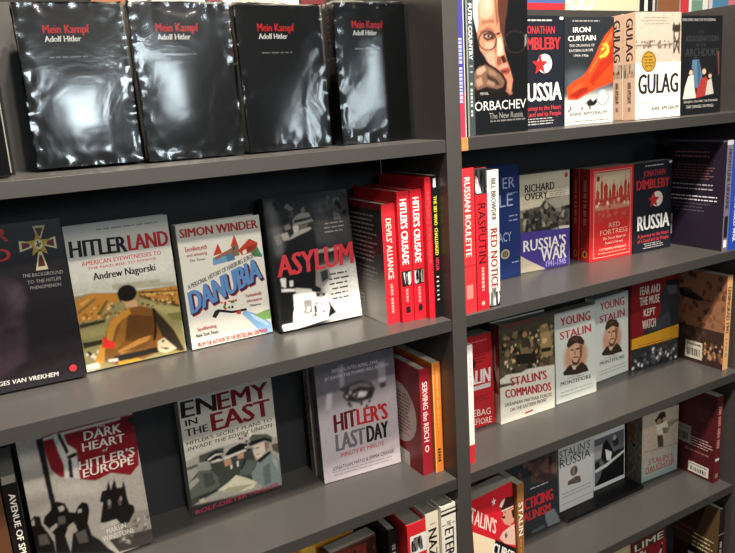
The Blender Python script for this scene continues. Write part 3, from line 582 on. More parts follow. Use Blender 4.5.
FRONT_ART['HL'] = [['r',0,0,100,100,'#d3d1c8'],['m',0,30,100,100,120,0.59,0.069,'#d3d1c8',[['b',6.0],['p','#bdbcae',-1.7,38.7,101.1,43.7,101.0,52.5,-4.1,49.1],['b',0.59],['p','#a9a58f',36.6,43.2,83.1,44.7,83.3,47.2,98.3,48.4,98.1,51.1,36.7,46.8],['p','#8d8458',-0.8,47.1,17.1,46.8,41.1,49.3,59.5,50.1,99.8,51.3,99.5,103.7,0.3,99.2],['p','#b57c34',1.4,49.8,17.0,47.0,39.3,49.8,41.8,55.0,28.4,58.1,21.0,65.1,-0.1,64.6],['p','#6a5c30',18.6,61.4,28.3,53.3,30.9,53.6,21.8,63.1],['p','#6a5c30',1.1,57.8,19.2,50.2,20.3,51.0,2.0,59.4],['p','#d0a058',4.6,52.6,13.1,50.1,13.9,50.9,5.2,54.1],['p','#33301c',0.4,66.4,24.8,65.9,25.0,68.1,0.7,69.3],['p','#2f2c1c',1.0,79.3,19.8,79.4,18.4,82.6,1.1,83.2],['p','#99905c',0.6,71.2,23.8,70.9,21.9,76.1,0.7,76.3],['p','#b57f38',59.4,50.5,99.7,51.7,100.2,56.5,99.3,67.0,86.4,62.7,73.0,59.0,60.2,54.4],['p','#33301c',60.2,54.7,73.0,59.0,86.4,62.7,99.2,67.1,99.4,65.3,86.7,61.1,73.4,57.6,60.5,53.0],['p','#5a4a28',60.1,51.2,99.2,54.3,98.9,55.5,60.0,52.4],['p','#d2a560',63.9,53.1,95.0,55.5,95.0,57.1,64.3,54.4],['p','#a89c68',59.9,56.1,72.7,60.9,92.8,66.2,100.0,67.9,99.9,76.8,84.6,70.9,72.1,63.7],['p','#77743f',84.8,70.2,101.2,70.8,100.5,77.7,89.1,74.8],['s',4,56,40,66,40,1.6,['#3a2c14','#e0bc7c','#8a5a24']],['s',62,52,98,64,50,1.6,['#3a2c14','#e0bc7c','#8a5a24']],['s',3,86,22,97,26,2.4,['#1c160e','#d8d0bc','#8a7a50']],['p','#7a4f20',47.1,60.0,41.0,64.7,29.7,67.1,24.5,74.7,19.8,85.0,18.4,95.3,30.3,99.4,57.5,98.7,72.3,95.6,97.4,99.5,91.1,84.3,80.7,72.6,73.4,65.4,58.9,60.7],['p','#bd8636',41.0,63.2,49.3,61.4,50.1,66.2,40.5,68.6,34.2,72.6,27.1,83.9,22.2,83.2,25.3,73.8,30.0,67.6],['p','#5c3a1a',47.5,65.8,70.7,70.0,69.4,84.0,56.6,87.1,40.3,83.4],['p','#8f6028',40.0,69.5,45.4,67.8,40.3,83.2,30.8,88.0,27.9,86.3],['p','#30271c',72.0,63.9,80.7,72.6,89.6,83.1,97.6,98.5,93.1,99.1,80.2,91.9,75.4,81.0,72.7,73.0],['p','#241a10',71.3,63.8,74.5,65.5,72.8,81.7,69.7,87.8,67.6,87.5,70.8,77.6],['p','#b07e3e',31.8,89.6,53.7,84.2,66.8,83.3,59.7,88.8,34.9,92.6],['p','#6a4620',35.2,91.1,56.5,87.5,65.3,86.9,59.2,91.0],['p','#1d150e',27.8,92.7,69.4,92.6,72.4,96.4,28.4,97.3],['p','#bb8a30',30.5,96.9,50.8,97.6,54.0,100.6,31.3,100.8],['p','#c48e36',16.6,83.6,20.8,85.4,17.6,95.2,11.4,99.2,9.5,93.3],['p','#cdbf9c',71.6,88.6,78.6,86.8,90.3,96.6,78.8,98.2,71.2,95.7],['p','#15120e',72.8,92.9,83.9,95.3,79.3,95.9],['e','#15120e',77.2,89.2,1.4,1.0],['p','#c29a70',44.1,55.3,57.4,56.4,58.4,61.1,46.8,61.4],['e','#17130f',49.5,50.8,9.4,5.9],['p','#17130f',40.7,51.2,43.1,55.2,42.2,56.3,40.8,53.6],['p','#a87c58',57.7,53.4,59.8,53.4,58.7,56.7,57.0,56.7],['p','#d8322c',20.7,77.1,25.7,81.0,30.8,83.7,28.6,87.3,17.9,85.0],['p','#d8d2c2',1.1,94.4,13.1,94.4,13.1,98.8,1.2,98.1],['p','#d8d2c2',21.5,94.0,31.0,94.7,30.9,96.7,22.0,96.0]]],['q','HITLER',3.9,9.9,56.4,11.1,56.1,22.0,3.3,20.9,'#1b1a19',0.03],['q','LAND',58.6,10.9,97.5,11.1,97.5,21.7,58.3,21.6,'#bf2b30',0.03],['t','AMERICAN EYEWITNESSES TO',11.8,24.5,88.7,27.5,'#b9383a',0.012],['t','THE NAZI RISE TO POWER',16.5,28.8,83.3,30.6,'#b9383a',0.012],['t','Andrew Nagorski',20.4,33.1,80.8,38.1,'#22211f',0.022],['l',30,4,90,5.2,1,'#8a887f']]
FRONT_ART['DN'] = [['r',0,0,100,100,'#d9d6cb'],['p','#6f97b8',37.8,29.5,53.7,26.2,64.3,26.0,64.2,33.8,37.3,35.4],['p','#4f7492',51.9,26.5,64.3,26.0,64.2,33.8,55.5,34.2],['p','#b5402f',38.8,27.8,46.0,18.5,49.8,26.7],['p','#8f6450',40.6,28.9,50.2,26.7,62.7,23.5,64.1,27.3,52.8,28.9,40.7,31.6],['p','#b5402f',60.9,22.4,66.7,13.3,70.4,22.9],['p','#7d6556',62.0,22.0,70.5,22.5,70.3,30.8,61.3,31.0],['p','#3a3a3a',63.5,23.1,65.6,22.9,65.4,25.6,63.3,25.9],['p','#b5402f',69.1,26.5,84.6,18.4,94.4,22.7,92.2,29.0,73.8,31.2],['p','#8f3226',79.9,24.9,92.8,23.9,92.2,29.0,79.1,29.0],['p','#e0d8c4',74.5,27.5,79.5,26.7,79.6,30.0,74.5,30.8],['p','#4d7a3f',83.9,29.5,93.8,26.3,97.9,35.3,89.5,33.9],['p','#3a7f8f',92.4,25.7,98.2,33.4,97.8,35.7,93.6,31.0],['q','A PERSONAL HISTORY OF HABSBURG EUROPE',4.5,47.6,88.7,30.5,89.4,34.3,5.1,51.3,'#23222a',0.012],['q','DANUBIA',6.6,55.3,94.3,36.8,96.8,55.2,7.4,73.8,'#8f2a30',0.03],['q','DANUBIA',5.5,54.3,93.1,35.7,95.5,54.1,6.3,72.7,'#2c2036',0.03],['q','DANUBIA',4.1,53.2,91.5,34.6,93.9,52.9,4.9,71.6,'#5f87ba',0.03],['p','#2a2628',27.9,76.8,32.1,72.2,36.4,71.4,52.9,75.1,70.4,75.2,70.8,77.2,52.5,77.0,37.6,73.9,32.3,78.3],['p','#7fa8cc',68.0,76.8,83.5,82.3,99.3,91.9,99.7,99.9,85.8,99.2,74.5,87.8,64.0,79.1],['p','#a9c6dd',73.1,79.9,86.6,85.2,96.9,92.6,94.5,93.7,79.2,86.1],['p','#7ba05b',79.2,82.2,99.3,79.7,100.3,88.4,89.8,87.6],['p','#b03a34',58.1,75.4,63.3,75.6,63.0,78.9,58.1,78.7],['s',40,66,62,73,12,2.2,['#2a2628','#4d7a3f','#b03a34']],['t','Excellent,rich',7.4,17.6,32.7,21.4,'#a83a38',0.012],['t','and amusing',8.2,23.0,31.9,25.6,'#a83a38',0.012],['t','The Times',10.8,27.8,28.8,29.8,'#2a2826',0.012],['q','SIMON WINDER',4.0,3.1,96.5,3.7,96.6,10.7,3.9,9.9,'#b8352f',0.03],['t','Fantastically',71.6,63.4,91.8,66.3,'#a83a38',0.012],['t','informative',71.8,68.2,91.4,70.8,'#a83a38',0.012],['t','Observer',75.2,72.7,89.6,74.7,'#2a2826',0.012],['t','Spellbinding',8.9,82.9,31.5,85.8,'#a83a38',0.012],['t','New York Times',6.2,88.0,32.6,90.7,'#2a2826',0.012],['t','FROM THE AUTHOR OF THE BESTSELLING GERMANIA',6.8,95.2,93.6,98.9,'#a83a38',0.012]]
FRONT_ART['AS'] = [['r',0,0,100,100,'#232325'],['m',0,0,100,100,120,0.59,0.081,'#1c1c1e',[['b',3.75],['p','#3c3c3d',57.7,6.9,98.5,6.0,98.9,42.7,54.0,39.3],['p','#5f5f60',2.2,2.4,11.9,2.2,17.5,27.6,15.8,43.9,7.3,43.0],['b',7.5],['p','#cbc8c3',61.3,58.7,101.0,55.7,100.8,100.0,59.0,100.4,56.1,76.9],['b',0.59],['s',6,4,98,22,22,4,['#111112','#4a4a4b','#2c2c2d','#6a6a6a']],['p','#101011',20.8,38.0,28.7,30.7,39.0,26.6,51.8,26.8,54.9,33.2,55.3,43.5,53.2,74.8,46.6,75.3,19.5,72.8,7.4,59.7,14.0,43.7],['p','#8f8b85',30.5,19.1,36.4,15.2,43.4,13.8,51.1,14.9,53.1,19.1,55.2,21.4,41.8,22.4,31.4,22.3],['p','#1a1a1b',32.5,18.9,52.4,17.8,53.0,19.5,32.6,21.0],['p','#aca79f',30.4,22.8,37.3,22.8,36.4,28.6,30.8,29.3],['p','#55524e',37.3,23.0,48.1,22.8,46.1,26.2,37.6,27.5],['p','#96928b',23.8,33.0,35.0,30.5,46.9,28.4,51.8,26.8,49.8,25.4,39.1,26.4,28.3,29.4],['p','#9c978f',15.0,27.7,23.2,26.9,25.5,32.4,17.5,33.0],['p','#6a6763',20.0,21.8,27.1,20.4,28.1,24.6,21.6,25.6],['p','#7a7772',7.4,28.6,13.8,27.2,16.0,34.5,10.1,35.9],['p','#7a7671',50.8,55.4,66.0,55.0,67.0,66.0,54.9,73.0,47.7,70.0],['p','#2a2a2b',55.1,60.1,64.4,59.4,63.6,66.3,55.9,68.5],['p','#8c8882',54.7,43.5,68.5,43.2,68.0,45.7,54.8,46.0],['p','#aaa69f',68.4,44.0,81.2,43.3,81.4,45.4,68.6,46.1],['p','#e6e4df',20.0,73.6,41.7,73.8,59.1,78.3,66.6,92.9,60.5,96.8,20.1,99.6,3.7,99.4,2.3,94.7,16.1,94.5],['p','#121213',59.1,81.4,68.0,93.1,57.2,96.3,60.9,88.4],['p','#121213',46.0,75.2,58.0,77.1,57.6,79.1,47.2,78.7],['p','#121213',5.0,70.6,19.9,71.2,19.1,85.0,12.2,92.3,2.4,91.0],['p','#8c8882',30.7,79.9,40.6,79.1,40.0,89.4,30.4,90.2],['p','#2a2a2b',42.5,79.3,45.1,79.3,45.4,90.1,41.9,90.9],['p','#dcdad5',7.9,60.0,14.4,60.3,13.1,67.7,8.5,66.1],['p','#dcdad5',17.9,63.0,22.0,62.8,21.7,67.1,17.6,67.2],['p','#dcdad5',7.5,67.8,23.4,69.6,23.0,71.4,7.6,70.1],['p','#b8b5af',23.6,68.8,42.1,72.0,42.2,74.7,23.2,73.2],['s',28,78,60,96,20,2.4,['#ffffff','#8c8882','#3a3a3b']]]],['q','ASYLUM',7.5,43.2,98.1,40.9,96.7,58.2,6.0,59.2,'#c23840',0.03],['l',66,24,93,32,3,'#8a8783'],['l',64,63,90,84,6,'#45433f'],['t','MORIZ SCHEYER',65.3,95.6,98.0,96.5,'#7a4a4a',0.012]]
FRONT_ART['DH'] = [['r',0,0,100,100,'#b3aaa0'],['m',0,0,100,100,135,0.59,0.081,'#b3aaa0',[['b',4.5],['p','#c9c0b5',-0.9,12.4,18.7,15.0,19.2,22.7,-1.3,23.6],['p','#c4bbb0',-4.1,30.5,25.6,34.8,21.5,42.5,-3.0,40.2],['p','#a0978d',-1.7,44.4,18.9,43.8,18.3,51.4,-1.3,52.1],['p','#c9c0b5',25.0,37.6,61.6,45.5,60.9,54.3,25.1,47.3],['b',0.59],['p','#861c24',21.6,5.2,44.4,4.0,80.6,4.8,103.6,6.3,97.9,42.0,88.9,47.5,72.3,41.9,58.2,44.1,45.7,40.1,29.2,34.3,23.7,28.0,21.5,15.6],['p','#d2cbbf',21.6,6.2,44.0,5.7,88.4,5.6,88.6,7.2,43.6,7.3,22.1,8.0],['p','#68141b',85.1,7.1,104.0,8.0,102.7,19.8,87.6,18.6],['p','#2a2224',93.0,7.8,103.7,5.9,103.9,16.8,98.5,13.3],['p','#d8d2c7',30.0,5.5,38.4,5.6,40.2,14.1,46.9,20.0,46.3,29.0,45.8,39.9,33.3,36.3,34.6,27.3,32.3,18.1],['p','#1b1718',33.4,5.9,36.4,6.0,40.8,19.6,38.1,21.1],['p','#1b1718',37.9,22.2,46.2,21.2,47.1,23.6,39.2,24.7],['p','#1b1718',38.5,24.7,41.6,24.6,40.5,37.8,37.4,36.9],['p','#1f1a1a',16.2,5.9,21.7,5.8,22.1,52.0,18.2,53.0],['p','#1a1716',55.8,73.6,61.1,60.8,58.6,59.0,62.0,52.6,65.9,52.8,69.1,46.3,69.8,53.5,74.4,46.4,75.1,53.4,79.7,54.2,81.8,49.4,82.6,55.3,82.4,60.7,83.5,67.2,87.2,69.2,87.5,80.0,71.4,80.6],['p','#5a544e',65.0,61.4,68.0,61.4,67.5,66.1,64.5,66.1],['p','#5a544e',74.3,61.7,77.0,62.0,76.5,66.4,74.0,66.2],['p','#8f877d',87.3,78.5,102.7,77.7,100.3,98.7,69.5,89.1],['p','#3a3430',60.9,87.8,101.9,90.1,101.2,101.1,67.4,98.5],['p','#171412',-6.0,78.9,-0.5,69.0,-0.8,63.2,-0.7,58.3,3.6,55.0,8.2,56.9,8.1,62.0,12.1,69.6,15.0,76.2,15.1,85.0],['p','#171412',9.5,61.7,11.4,57.9,17.2,55.1,18.9,51.2,23.5,50.1,29.7,53.1,31.9,59.7,37.5,61.9,35.5,67.2,29.7,68.6,25.1,74.6,27.3,88.5,15.1,85.0,16.6,72.3,13.5,67.1],['p','#171412',36.1,62.2,40.2,57.4,44.1,55.8,48.3,57.9,48.5,63.3,45.3,71.3,46.9,80.6,52.8,85.2,58.5,92.9,65.5,99.4,26.6,88.3,32.1,73.6],['p','#b0a69a',0.0,58.9,2.8,57.0,3.1,61.4,0.4,61.5],['p','#b0a69a',23.5,53.9,28.1,54.2,28.6,57.3,24.3,57.8],['p','#b0a69a',38.7,60.1,42.2,60.0,42.2,62.4,39.0,62.4],['p','#b0a69a',13.7,66.6,20.1,64.5,20.6,66.9,14.6,69.7],['p','#b0a69a',27.7,69.5,34.9,69.1,35.6,74.5,31.7,75.1],['p','#5e564e',3.8,68.8,10.5,69.2,12.1,76.8,3.8,76.0],['p','#5e564e',33.4,75.4,42.4,74.9,43.3,84.1,35.2,83.3],['p','#5e564e',22.1,60.7,27.8,61.5,27.5,66.5,21.5,66.3],['e','#8f877d',66.6,61.7,1.4,2.0],['e','#8f877d',77.0,61.7,1.1,1.7],['p','#c4bbb0',55.2,74.7,70.0,74.9,72.8,78.9,56.1,78.7],['p','#9a9187',87.3,73.4,102.3,75.7,101.4,89.4,75.2,85.4],['s',70,80,98,95,30,2.6,['#bdb4a8','#6a625a','#a0978d']]]],['q','The',66.8,6.6,75.1,7.2,74.7,8.9,66.4,8.5,'#e6e0d4',0.0],['q','DARK',55.7,8.9,88.6,9.6,87.9,15.8,55.0,15.0,'#e6e0d4',0.02],['q','HEART',52.5,16.4,89.9,17.3,89.4,23.1,52.0,22.1,'#e6e0d4',0.02],['q','of',69.0,23.6,73.9,23.7,73.4,26.0,68.4,25.9,'#e6e0d4',0.0],['q',"HITLER'S",47.1,27.7,96.7,28.2,96.2,34.3,46.4,33.8,'#e6e0d4',0.02],['q','EUROPE',49.3,34.0,94.3,34.5,93.8,40.3,48.7,39.8,'#e6e0d4',0.02],['q','MARTIN',60.0,79.6,77.3,79.3,77.2,83.0,59.8,83.6,'#e6e0d4',0.01],['q','WINSTONE',55.0,83.9,84.3,84.9,84.3,88.4,54.9,87.7,'#e6e0d4',0.01]]
FRONT_ART['EE'] = [['r',0,0,100,100,'#c4bfb4'],['m',0,38,100,100,135,0.59,0.081,'#c4bfb4',[['b',1.27],['p','#a29f95',-1.1,54.7,14.7,51.8,40.8,51.0,69.4,52.0,106.1,57.3,99.9,102.3,-2.4,100.2],['b',0.59],['p','#4a4c44',14.4,53.0,31.9,51.7,40.6,52.1,39.7,57.5,22.0,59.0,13.5,58.6],['p','#55574e',-1.6,59.5,11.7,58.7,12.3,61.2,-0.6,61.6],['p','#3c4038',12.4,64.4,26.8,61.2,38.9,62.6,57.4,58.8,70.1,58.9,73.6,72.1,67.9,84.5,48.6,90.8,29.8,84.8,-0.7,90.5,-1.8,72.9],['p','#8f9188',10.1,62.0,16.7,59.5,24.2,61.2,25.3,66.1,17.1,67.1,10.5,65.6],['p','#5a5e55',12.1,64.6,24.1,66.7,30.9,74.2,31.5,81.4,23.0,83.3,9.0,83.9,-2.3,85.0,-1.8,71.8,8.3,68.7],['p','#a09f95',-1.1,72.0,9.9,69.1,11.4,72.4,1.8,76.7,-1.2,78.9],['p','#434740',15.3,67.8,25.5,69.1,27.3,78.7,16.6,80.1],['p','#15161a',19.3,58.4,25.4,54.2,33.4,53.0,39.4,55.3,37.1,58.2,39.2,62.7,33.6,62.3,26.8,61.4],['p','#d2ccbf',22.2,57.7,31.3,55.3,38.5,56.3,38.3,57.3,31.1,56.6,22.8,59.2],['p','#d2ccbf',25.6,60.3,34.0,59.9,38.6,61.2,37.5,62.1,26.7,61.7],['p','#15161a',41.0,58.0,47.3,54.5,58.3,52.8,66.4,54.6,64.9,58.1,44.5,60.8],['p','#d2ccbf',38.9,60.0,64.7,58.3,65.5,60.1,39.6,62.4],['p','#b58c78',38.8,62.9,46.1,61.9,47.4,66.8,39.7,67.9],['p','#b58c78',53.4,60.9,61.1,60.2,60.3,65.2,53.8,65.0],['p','#e0dace',45.2,67.5,47.3,67.6,46.7,71.2,45.3,71.1],['p','#e0dace',52.2,66.4,54.4,66.2,54.0,70.5,52.2,70.6],['s',58,44,76,62,22,2,['#e0dace','#15161a','#8a6a5a','#15161a']],['p','#55605a',55.1,74.8,63.3,67.5,76.0,71.2,68.9,80.9,54.2,78.7],['p','#1f2220',55.8,72.8,61.3,65.9,63.3,67.2,57.4,74.3],['p','#555950',68.4,51.2,72.6,48.7,88.0,51.5,94.4,55.3,92.9,58.8,84.5,55.6,70.7,55.3],['p','#191b1b',69.5,53.6,86.7,53.9,94.0,57.8,92.7,59.9,85.4,56.3,71.5,57.3,68.1,57.4],['p','#d3c2b0',72.9,57.7,84.4,57.5,86.4,64.0,78.9,69.4,74.1,69.0,71.3,63.3],['p','#8a7466',84.4,58.0,90.2,57.9,89.4,63.2,85.1,65.3],['p','#3a2a24',74.0,60.1,78.4,60.2,78.3,61.0,74.2,61.0],['p','#5c4038',74.6,65.4,78.3,65.6,77.8,66.4,74.9,66.3],['p','#5a4a40',92.2,61.1,102.5,62.0,102.4,72.0,93.3,66.5],['p','#7d8886',77.2,72.9,91.2,67.8,99.8,76.7,100.0,98.7,81.2,96.2,67.8,85.2,66.4,80.0],['p','#1d2020',73.8,70.7,89.6,65.8,91.5,67.9,77.1,73.4],['p','#9aa49f',91.3,69.2,97.1,75.4,96.9,83.4,92.1,76.6],['p','#5f6a68',80.2,77.7,88.1,75.4,87.5,92.1,79.8,93.0],['p','#d8d2b6',28.8,84.5,41.2,80.8,49.9,77.0,60.9,82.1,71.5,88.2,66.8,92.0,48.5,91.4],['p','#aaa48a',40.5,85.0,65.5,88.1,69.6,88.3,48.4,91.7,34.9,86.4],['p','#16171a',8.9,84.9,28.2,83.8,28.4,84.9,9.5,86.4],['p','#bcac9a',8.0,87.6,13.7,86.7,15.0,91.3,9.5,91.4],['b',1.27],['p','#262624',-3.9,89.7,33.9,92.6,100.2,97.3,100.3,102.4,-2.2,100.9]]],['q','EN',3.2,8.2,38.2,8.8,37.6,21.6,2.4,20.8,'#2a1517',0.03],['q','EMY',40.4,8.7,95.1,9.2,95.5,21.9,40.4,22.0,'#6d161b',0.03],['t','IN',4.8,22.7,16.9,27.6,'#26211f',0.03],['t','THE',3.5,29.9,26.7,35.6,'#26211f',0.03],['q','EAST',31.4,23.0,95.0,23.1,95.7,36.8,31.5,37.3,'#7d181e',0.035],['q',"HITLER'S SECRET PLANS TO",3.7,39.4,96.3,39.2,95.9,42.3,3.1,42.3,'#3a3633',0.012],['q','INVADE THE SOVIET UNION',4.1,44.0,95.7,43.5,95.2,46.7,3.6,46.9,'#3a3633',0.012],['q','ROLF-DIETER MULLER',3.1,94.9,96.9,94.1,96.4,97.6,2.6,98.3,'#a8344a',0.012]]
FRONT_ART['LD'] = [['r',0,0,100,100,'#bcb2b6'],['m',0,0,100,100,90,1.36,0.04,'#b6acb0',[['b',7.5],['p','#706b73',-10,-10,110,-10,110,30,-10,42],['b',1.02],['p','#aaa2a8',29.0,4.7,35.6,5.0,34.5,26.9,29.4,27.3],['p','#aaa2a8',78.1,9.6,87.0,9.3,87.6,29.5,77.6,29.1],['p','#aaa2a8',12.8,25.7,19.5,25.7,17.0,40.0,9.3,39.8],['p','#3a3436',76.5,26.6,87.9,26.5,86.7,31.0,80.9,31.9],['p','#3a3436',28.2,23.7,37.4,22.8,35.4,28.2,29.5,26.6],['p','#2b2527',31.6,31.0,38.8,22.6,52.8,20.7,68.3,24.9,72.5,31.1,68.1,38.1,50.5,39.1,35.8,35.4],['p','#6b6264',40.0,23.7,52.6,22.0,66.0,25.9,67.8,29.0,53.5,25.8,40.9,27.9],['p','#c8c2c2',44.5,31.7,54.4,30.1,63.2,31.9,59.4,35.0,53.1,34.9,47.3,34.0],['b',0.59],['s',34,28,72,44,14,3,['#57504f','#3a3436','#8a8384']]]],['q','BERLIN,30TH APRIL 1945...',21.4,6.7,82.2,7.2,81.9,9.9,21.0,9.5,'#d8d3d6',0.0],['q','BY DAWN THE FUHRER WILL BE DEAD',12.0,12.4,93.1,11.3,92.9,13.8,11.6,15.0,'#d8d3d6',0.0],['q','HIT',18.7,44.4,45.8,43.4,45.8,57.8,18.4,59.5,'#5c191d',0.025],['q',"LER'S",47.6,43.5,85.9,44.5,86.2,58.7,47.5,57.9,'#b2272e',0.025],['q','LAST',18.9,60.8,54.9,60.8,54.6,75.0,18.4,75.6,'#67636a',0.025],['q','DAY',58.4,60.5,85.6,60.5,85.5,74.4,58.2,74.7,'#1e1c20',0.025],['q','MINUTE BY MINUTE',23.6,77.7,79.4,77.1,79.0,80.6,23.1,81.4,'#b2272e',0.0],['q','JONATHAN MAYO & EMMA CRAIGIE',11.3,87.9,91.6,86.1,91.2,89.4,10.9,91.3,'#2a2628',0.0],['l',12,92,88,96,2,'#8f878a']]  # darker top is print with some shelf shade put into its colour
FRONT_ART['RW'] = [['r',0,0,100,100,'#cdc2ab'],['m',0,26,100,67,105,0.59,0.138,'#565149',[['s',2,29,98,64,90,6,['#2c2926','#847c70','#3f3b36','#a39a8b','#1d1b1a']],['p','#d6ccb6',77.2,57.1,99.4,57.5,99.4,64.8,80.7,64.7],['p','#a39a8b',50,28,100,26,100,36,70,38],['p','#cdc2ab',0,20,60,20,40,34,0,36],['s',10,38,60,60,30,5,['#1d1b1a','#2c2926','#6a6358']]]],['p','#483a8c',-0.5,57.9,100.2,60.5,99.5,100.3,50.5,100.0,-1.2,82.0],['p','#d3c8b0',-1.2,81.3,46.2,100.4,-1.7,100.7],['t','RICHARD',10.2,10.3,68.9,18.0,'#1c1b1a',0.022],['t','OVERY',10.0,18.9,54.9,26.2,'#1c1b1a',0.022],['l',56,20,95,25,3,'#6f685c'],['t',"RUSSIA'S",6.0,66.3,92.2,78.5,'#e9e6e4',0.015],['t','WAR',40.9,77.6,92.9,91.5,'#e9e6e4',0.015],['t','1941-1945',50.6,91.6,92.2,98.1,'#b0a6dc',0.012],['e','#b23a34',93,5,3.5,2.4]]
FRONT_ART['RF'] = [['r',0,0,100,100,'#c22a2c'],['r',9,3,95,97,'#dc9a84'],['r',10.3,3.8,93.7,96.2,'#c22a2c'],['r',12,5,92,34,'#bdab90'],['g',12,30,92,56,'#b8806a','#b53431'],['p','#ab362d',14,36,14,26,17.5,22,21,26,21,36],['p','#ab362d',16.9,23,16.9,18,18.1,18,18.1,23],['p','#ab362d',24,36,24,16,26.5,12,29,16,29,36],['p','#ab362d',25.9,13,25.9,8,27.1,8,27.1,13],['p','#ab362d',31,36,31,20,35.5,16,40,20,40,36],['p','#ab362d',34.9,17,34.9,12,36.1,12,36.1,17],['p','#ab362d',43,36,43,26,45.5,22,48,26,48,36],['p','#ab362d',44.9,23,44.9,18,46.1,18,46.1,23],['p','#ab362d',50,36,50,21,54.0,17,58,21,58,36],['p','#ab362d',53.4,18,53.4,13,54.6,13,54.6,18],['p','#ab362d',60,36,60,28,62.0,24,64,28,64,36],['p','#ab362d',61.4,25,61.4,20,62.6,20,62.6,25],['p','#ab362d',66,36,66,24,70.5,20,75,24,75,36],['p','#ab362d',69.9,21,69.9,16,71.1,16,71.1,21],['p','#ab362d',78,36,78,18,81.0,14,84,18,84,36],['p','#ab362d',80.4,15,80.4,10,81.6,10,81.6,15],['p','#ab362d',86,36,86,22,88.5,18,91,22,91,36],['p','#ab362d',87.9,19,87.9,14,89.1,14,89.1,19],['m',12,24,92,58,84,1.02,0.138,'#b8806a',[['p','#bdab90',0,20,100,20,100,32,0,32],['p','#b53431',0,45,100,45,100,70,0,70],['r',12,33,92,40,'#a8352c'],['s',13,30,91,42,40,3,['#e0d0b8','#8f2a24','#c2604c']],['s',13,42,91,54,24,3,['#a8352c','#c2604c']]]],['e','#8a2a2a',18,11,4,3],['p','#ab362d',14,34,14,26,17.5,22,21,26,21,34],['p','#ab362d',24,34,24,16,26.5,12,29,16,29,34],['p','#ab362d',31,34,31,20,35.5,16,40,20,40,34],['p','#ab362d',43,34,43,26,45.5,22,48,26,48,34],['p','#ab362d',50,34,50,21,54.0,17,58,21,58,34],['p','#ab362d',60,34,60,28,62.0,24,64,28,64,34],['p','#ab362d',66,34,66,24,70.5,20,75,24,75,34],['p','#ab362d',78,34,78,18,81.0,14,84,18,84,34],['p','#ab362d',86,34,86,22,88.5,18,91,22,91,34],['t','RED',44,60,70,65,'#e0a890',0.0],['t','FORTRESS',24,67,88,72.5,'#e0a890',0.0],['t','The Secret Heart of',30,75,84,78.2,'#e8b8a4',0.012],['t',"Russia's History",36,80,78,83.2,'#e8b8a4',0.012],['t','CATHERINE MERRIDALE',22,87,86,89.6,'#e8b8a4',0.012],['l',20,92,86,93.4,1,'#e0a890']]
FRONT_ART['BL'] = [['r',0,0,100,100,'#22356c'],['t','ER',70.4,10.6,92.6,20.1,'#a9b3d2',0],['t','LE',63.5,24.9,88.1,35.8,'#a9b3d2',0],['t','ACY',60.5,58.5,84.1,66.7,'#a9b3d2',0],['l',78,24,97,26,1,'#8f99c0'],['l',80,44,96,50,2,'#8f99c0'],['o','#b0a878',72.1,77.8,8.3,4.4,3],['e','#7d7858',72.1,77.8,3.8,2.2],['l',84,86,97,88,1,'#8f99c0']]
FRONT_ART['CM'] = [['r',0,0,100,100,'#b3242a'],['q','SEBAG',49.1,79.0,92.0,82.1,91.3,89.3,48.3,86.4,'#e8d8d0',0.0],['q','MONTEFIORE',18.1,87.1,92.8,92.0,92.2,98.7,17.4,93.6,'#e8d8d0',0.0],['p','#c9c2c0',44.1,53.8,94.0,54.2,93.6,58.9,43.6,58.7],['q','STALIN',28.8,37.0,94.5,37.2,93.0,53.1,27.3,50.8,'#ded8d6',0.03],['l',45,22,88,30,3,'#5a1416'],['l',45,66,90,72,3,'#5a1416'],['e','#1a1012',58.5,29.4,7.4,6.4],['l',10,6,90,8,1,'#d86a64']]
FRONT_ART['SC'] = [['r',0,0,100,100,'#d3d0c3'],['m',0,7,100,62,135,0.51,0.115,'#4a4234',[['s',2,9,98,56,70,7,['#5a4c36','#7a6848','#2a241a','#3a3326','#8a7654','#241f17','#665a44']],['s',5,12,95,44,34,3.4,['#b8946c','#a07c58','#c4a47c','#8f6c4c']],['s',4,12,96,54,60,2.2,['#14110d','#1c1813','#d8ccb0','#2a241a']],['p','#9c845c',71.5,10.6,86.2,8.6,91.3,21.6,89.0,29.5,74.2,25.2],['e','#c4a47c',80.3,10.2,4.4,2.9],['p','#96805a',72.3,27.0,94.6,27.2,96.4,43.1,75.7,43.0],['e','#c8a880',80.8,26.2,4.8,2.9],['p','#2a241a',74.0,33.4,92.7,34.2,93.4,38.1,75.5,37.8],['p','#75644a',34.4,23.3,48.7,23.5,55.6,36.8,41.1,38.6],['e','#b8946c',45.3,14.9,4.3,2.8],['p','#3a3326',38.1,17.5,52.4,18.4,55.8,28.6,39.3,27.1],['p','#241f17',27.0,32.3,63.0,35.8,66.4,46.7,30.3,43.0],['b',1.02],['p','#d3d0c3',-1.8,53.9,12.3,50.2,37.2,52.3,48.1,50.4,100.1,53.8,103.8,65.4,47.8,62.3,-2.0,57.9]]],['g',0,0,100,9,'#4c443a','#544b3e'],['q','ALEXANDER GOGUN',7.9,-0.4,69.5,-1.0,69.8,1.9,8.1,2.6,'#a82a2c',0.02],['q',"STALIN'S",17.8,54.4,83.4,57.0,85.2,66.9,19.3,63.2,'#a3202a',0.03],['q','COMMANDOS',8.3,65.4,91.6,71.4,93.4,80.7,9.7,74.3,'#a3202a',0.03],['q','UKRAINIAN PARTISAN FORCES',7.8,79.3,93.8,82.9,94.1,86.6,8.0,82.9,'#2a2624',0.015],['q','ON THE EASTERN FRONT',16.8,86.0,84.6,86.8,84.9,90.6,17.0,89.8,'#2a2624',0.015],['p','#a82a2c',43.5,95.2,58.6,94.5,58.6,96.3,43.5,96.9]]
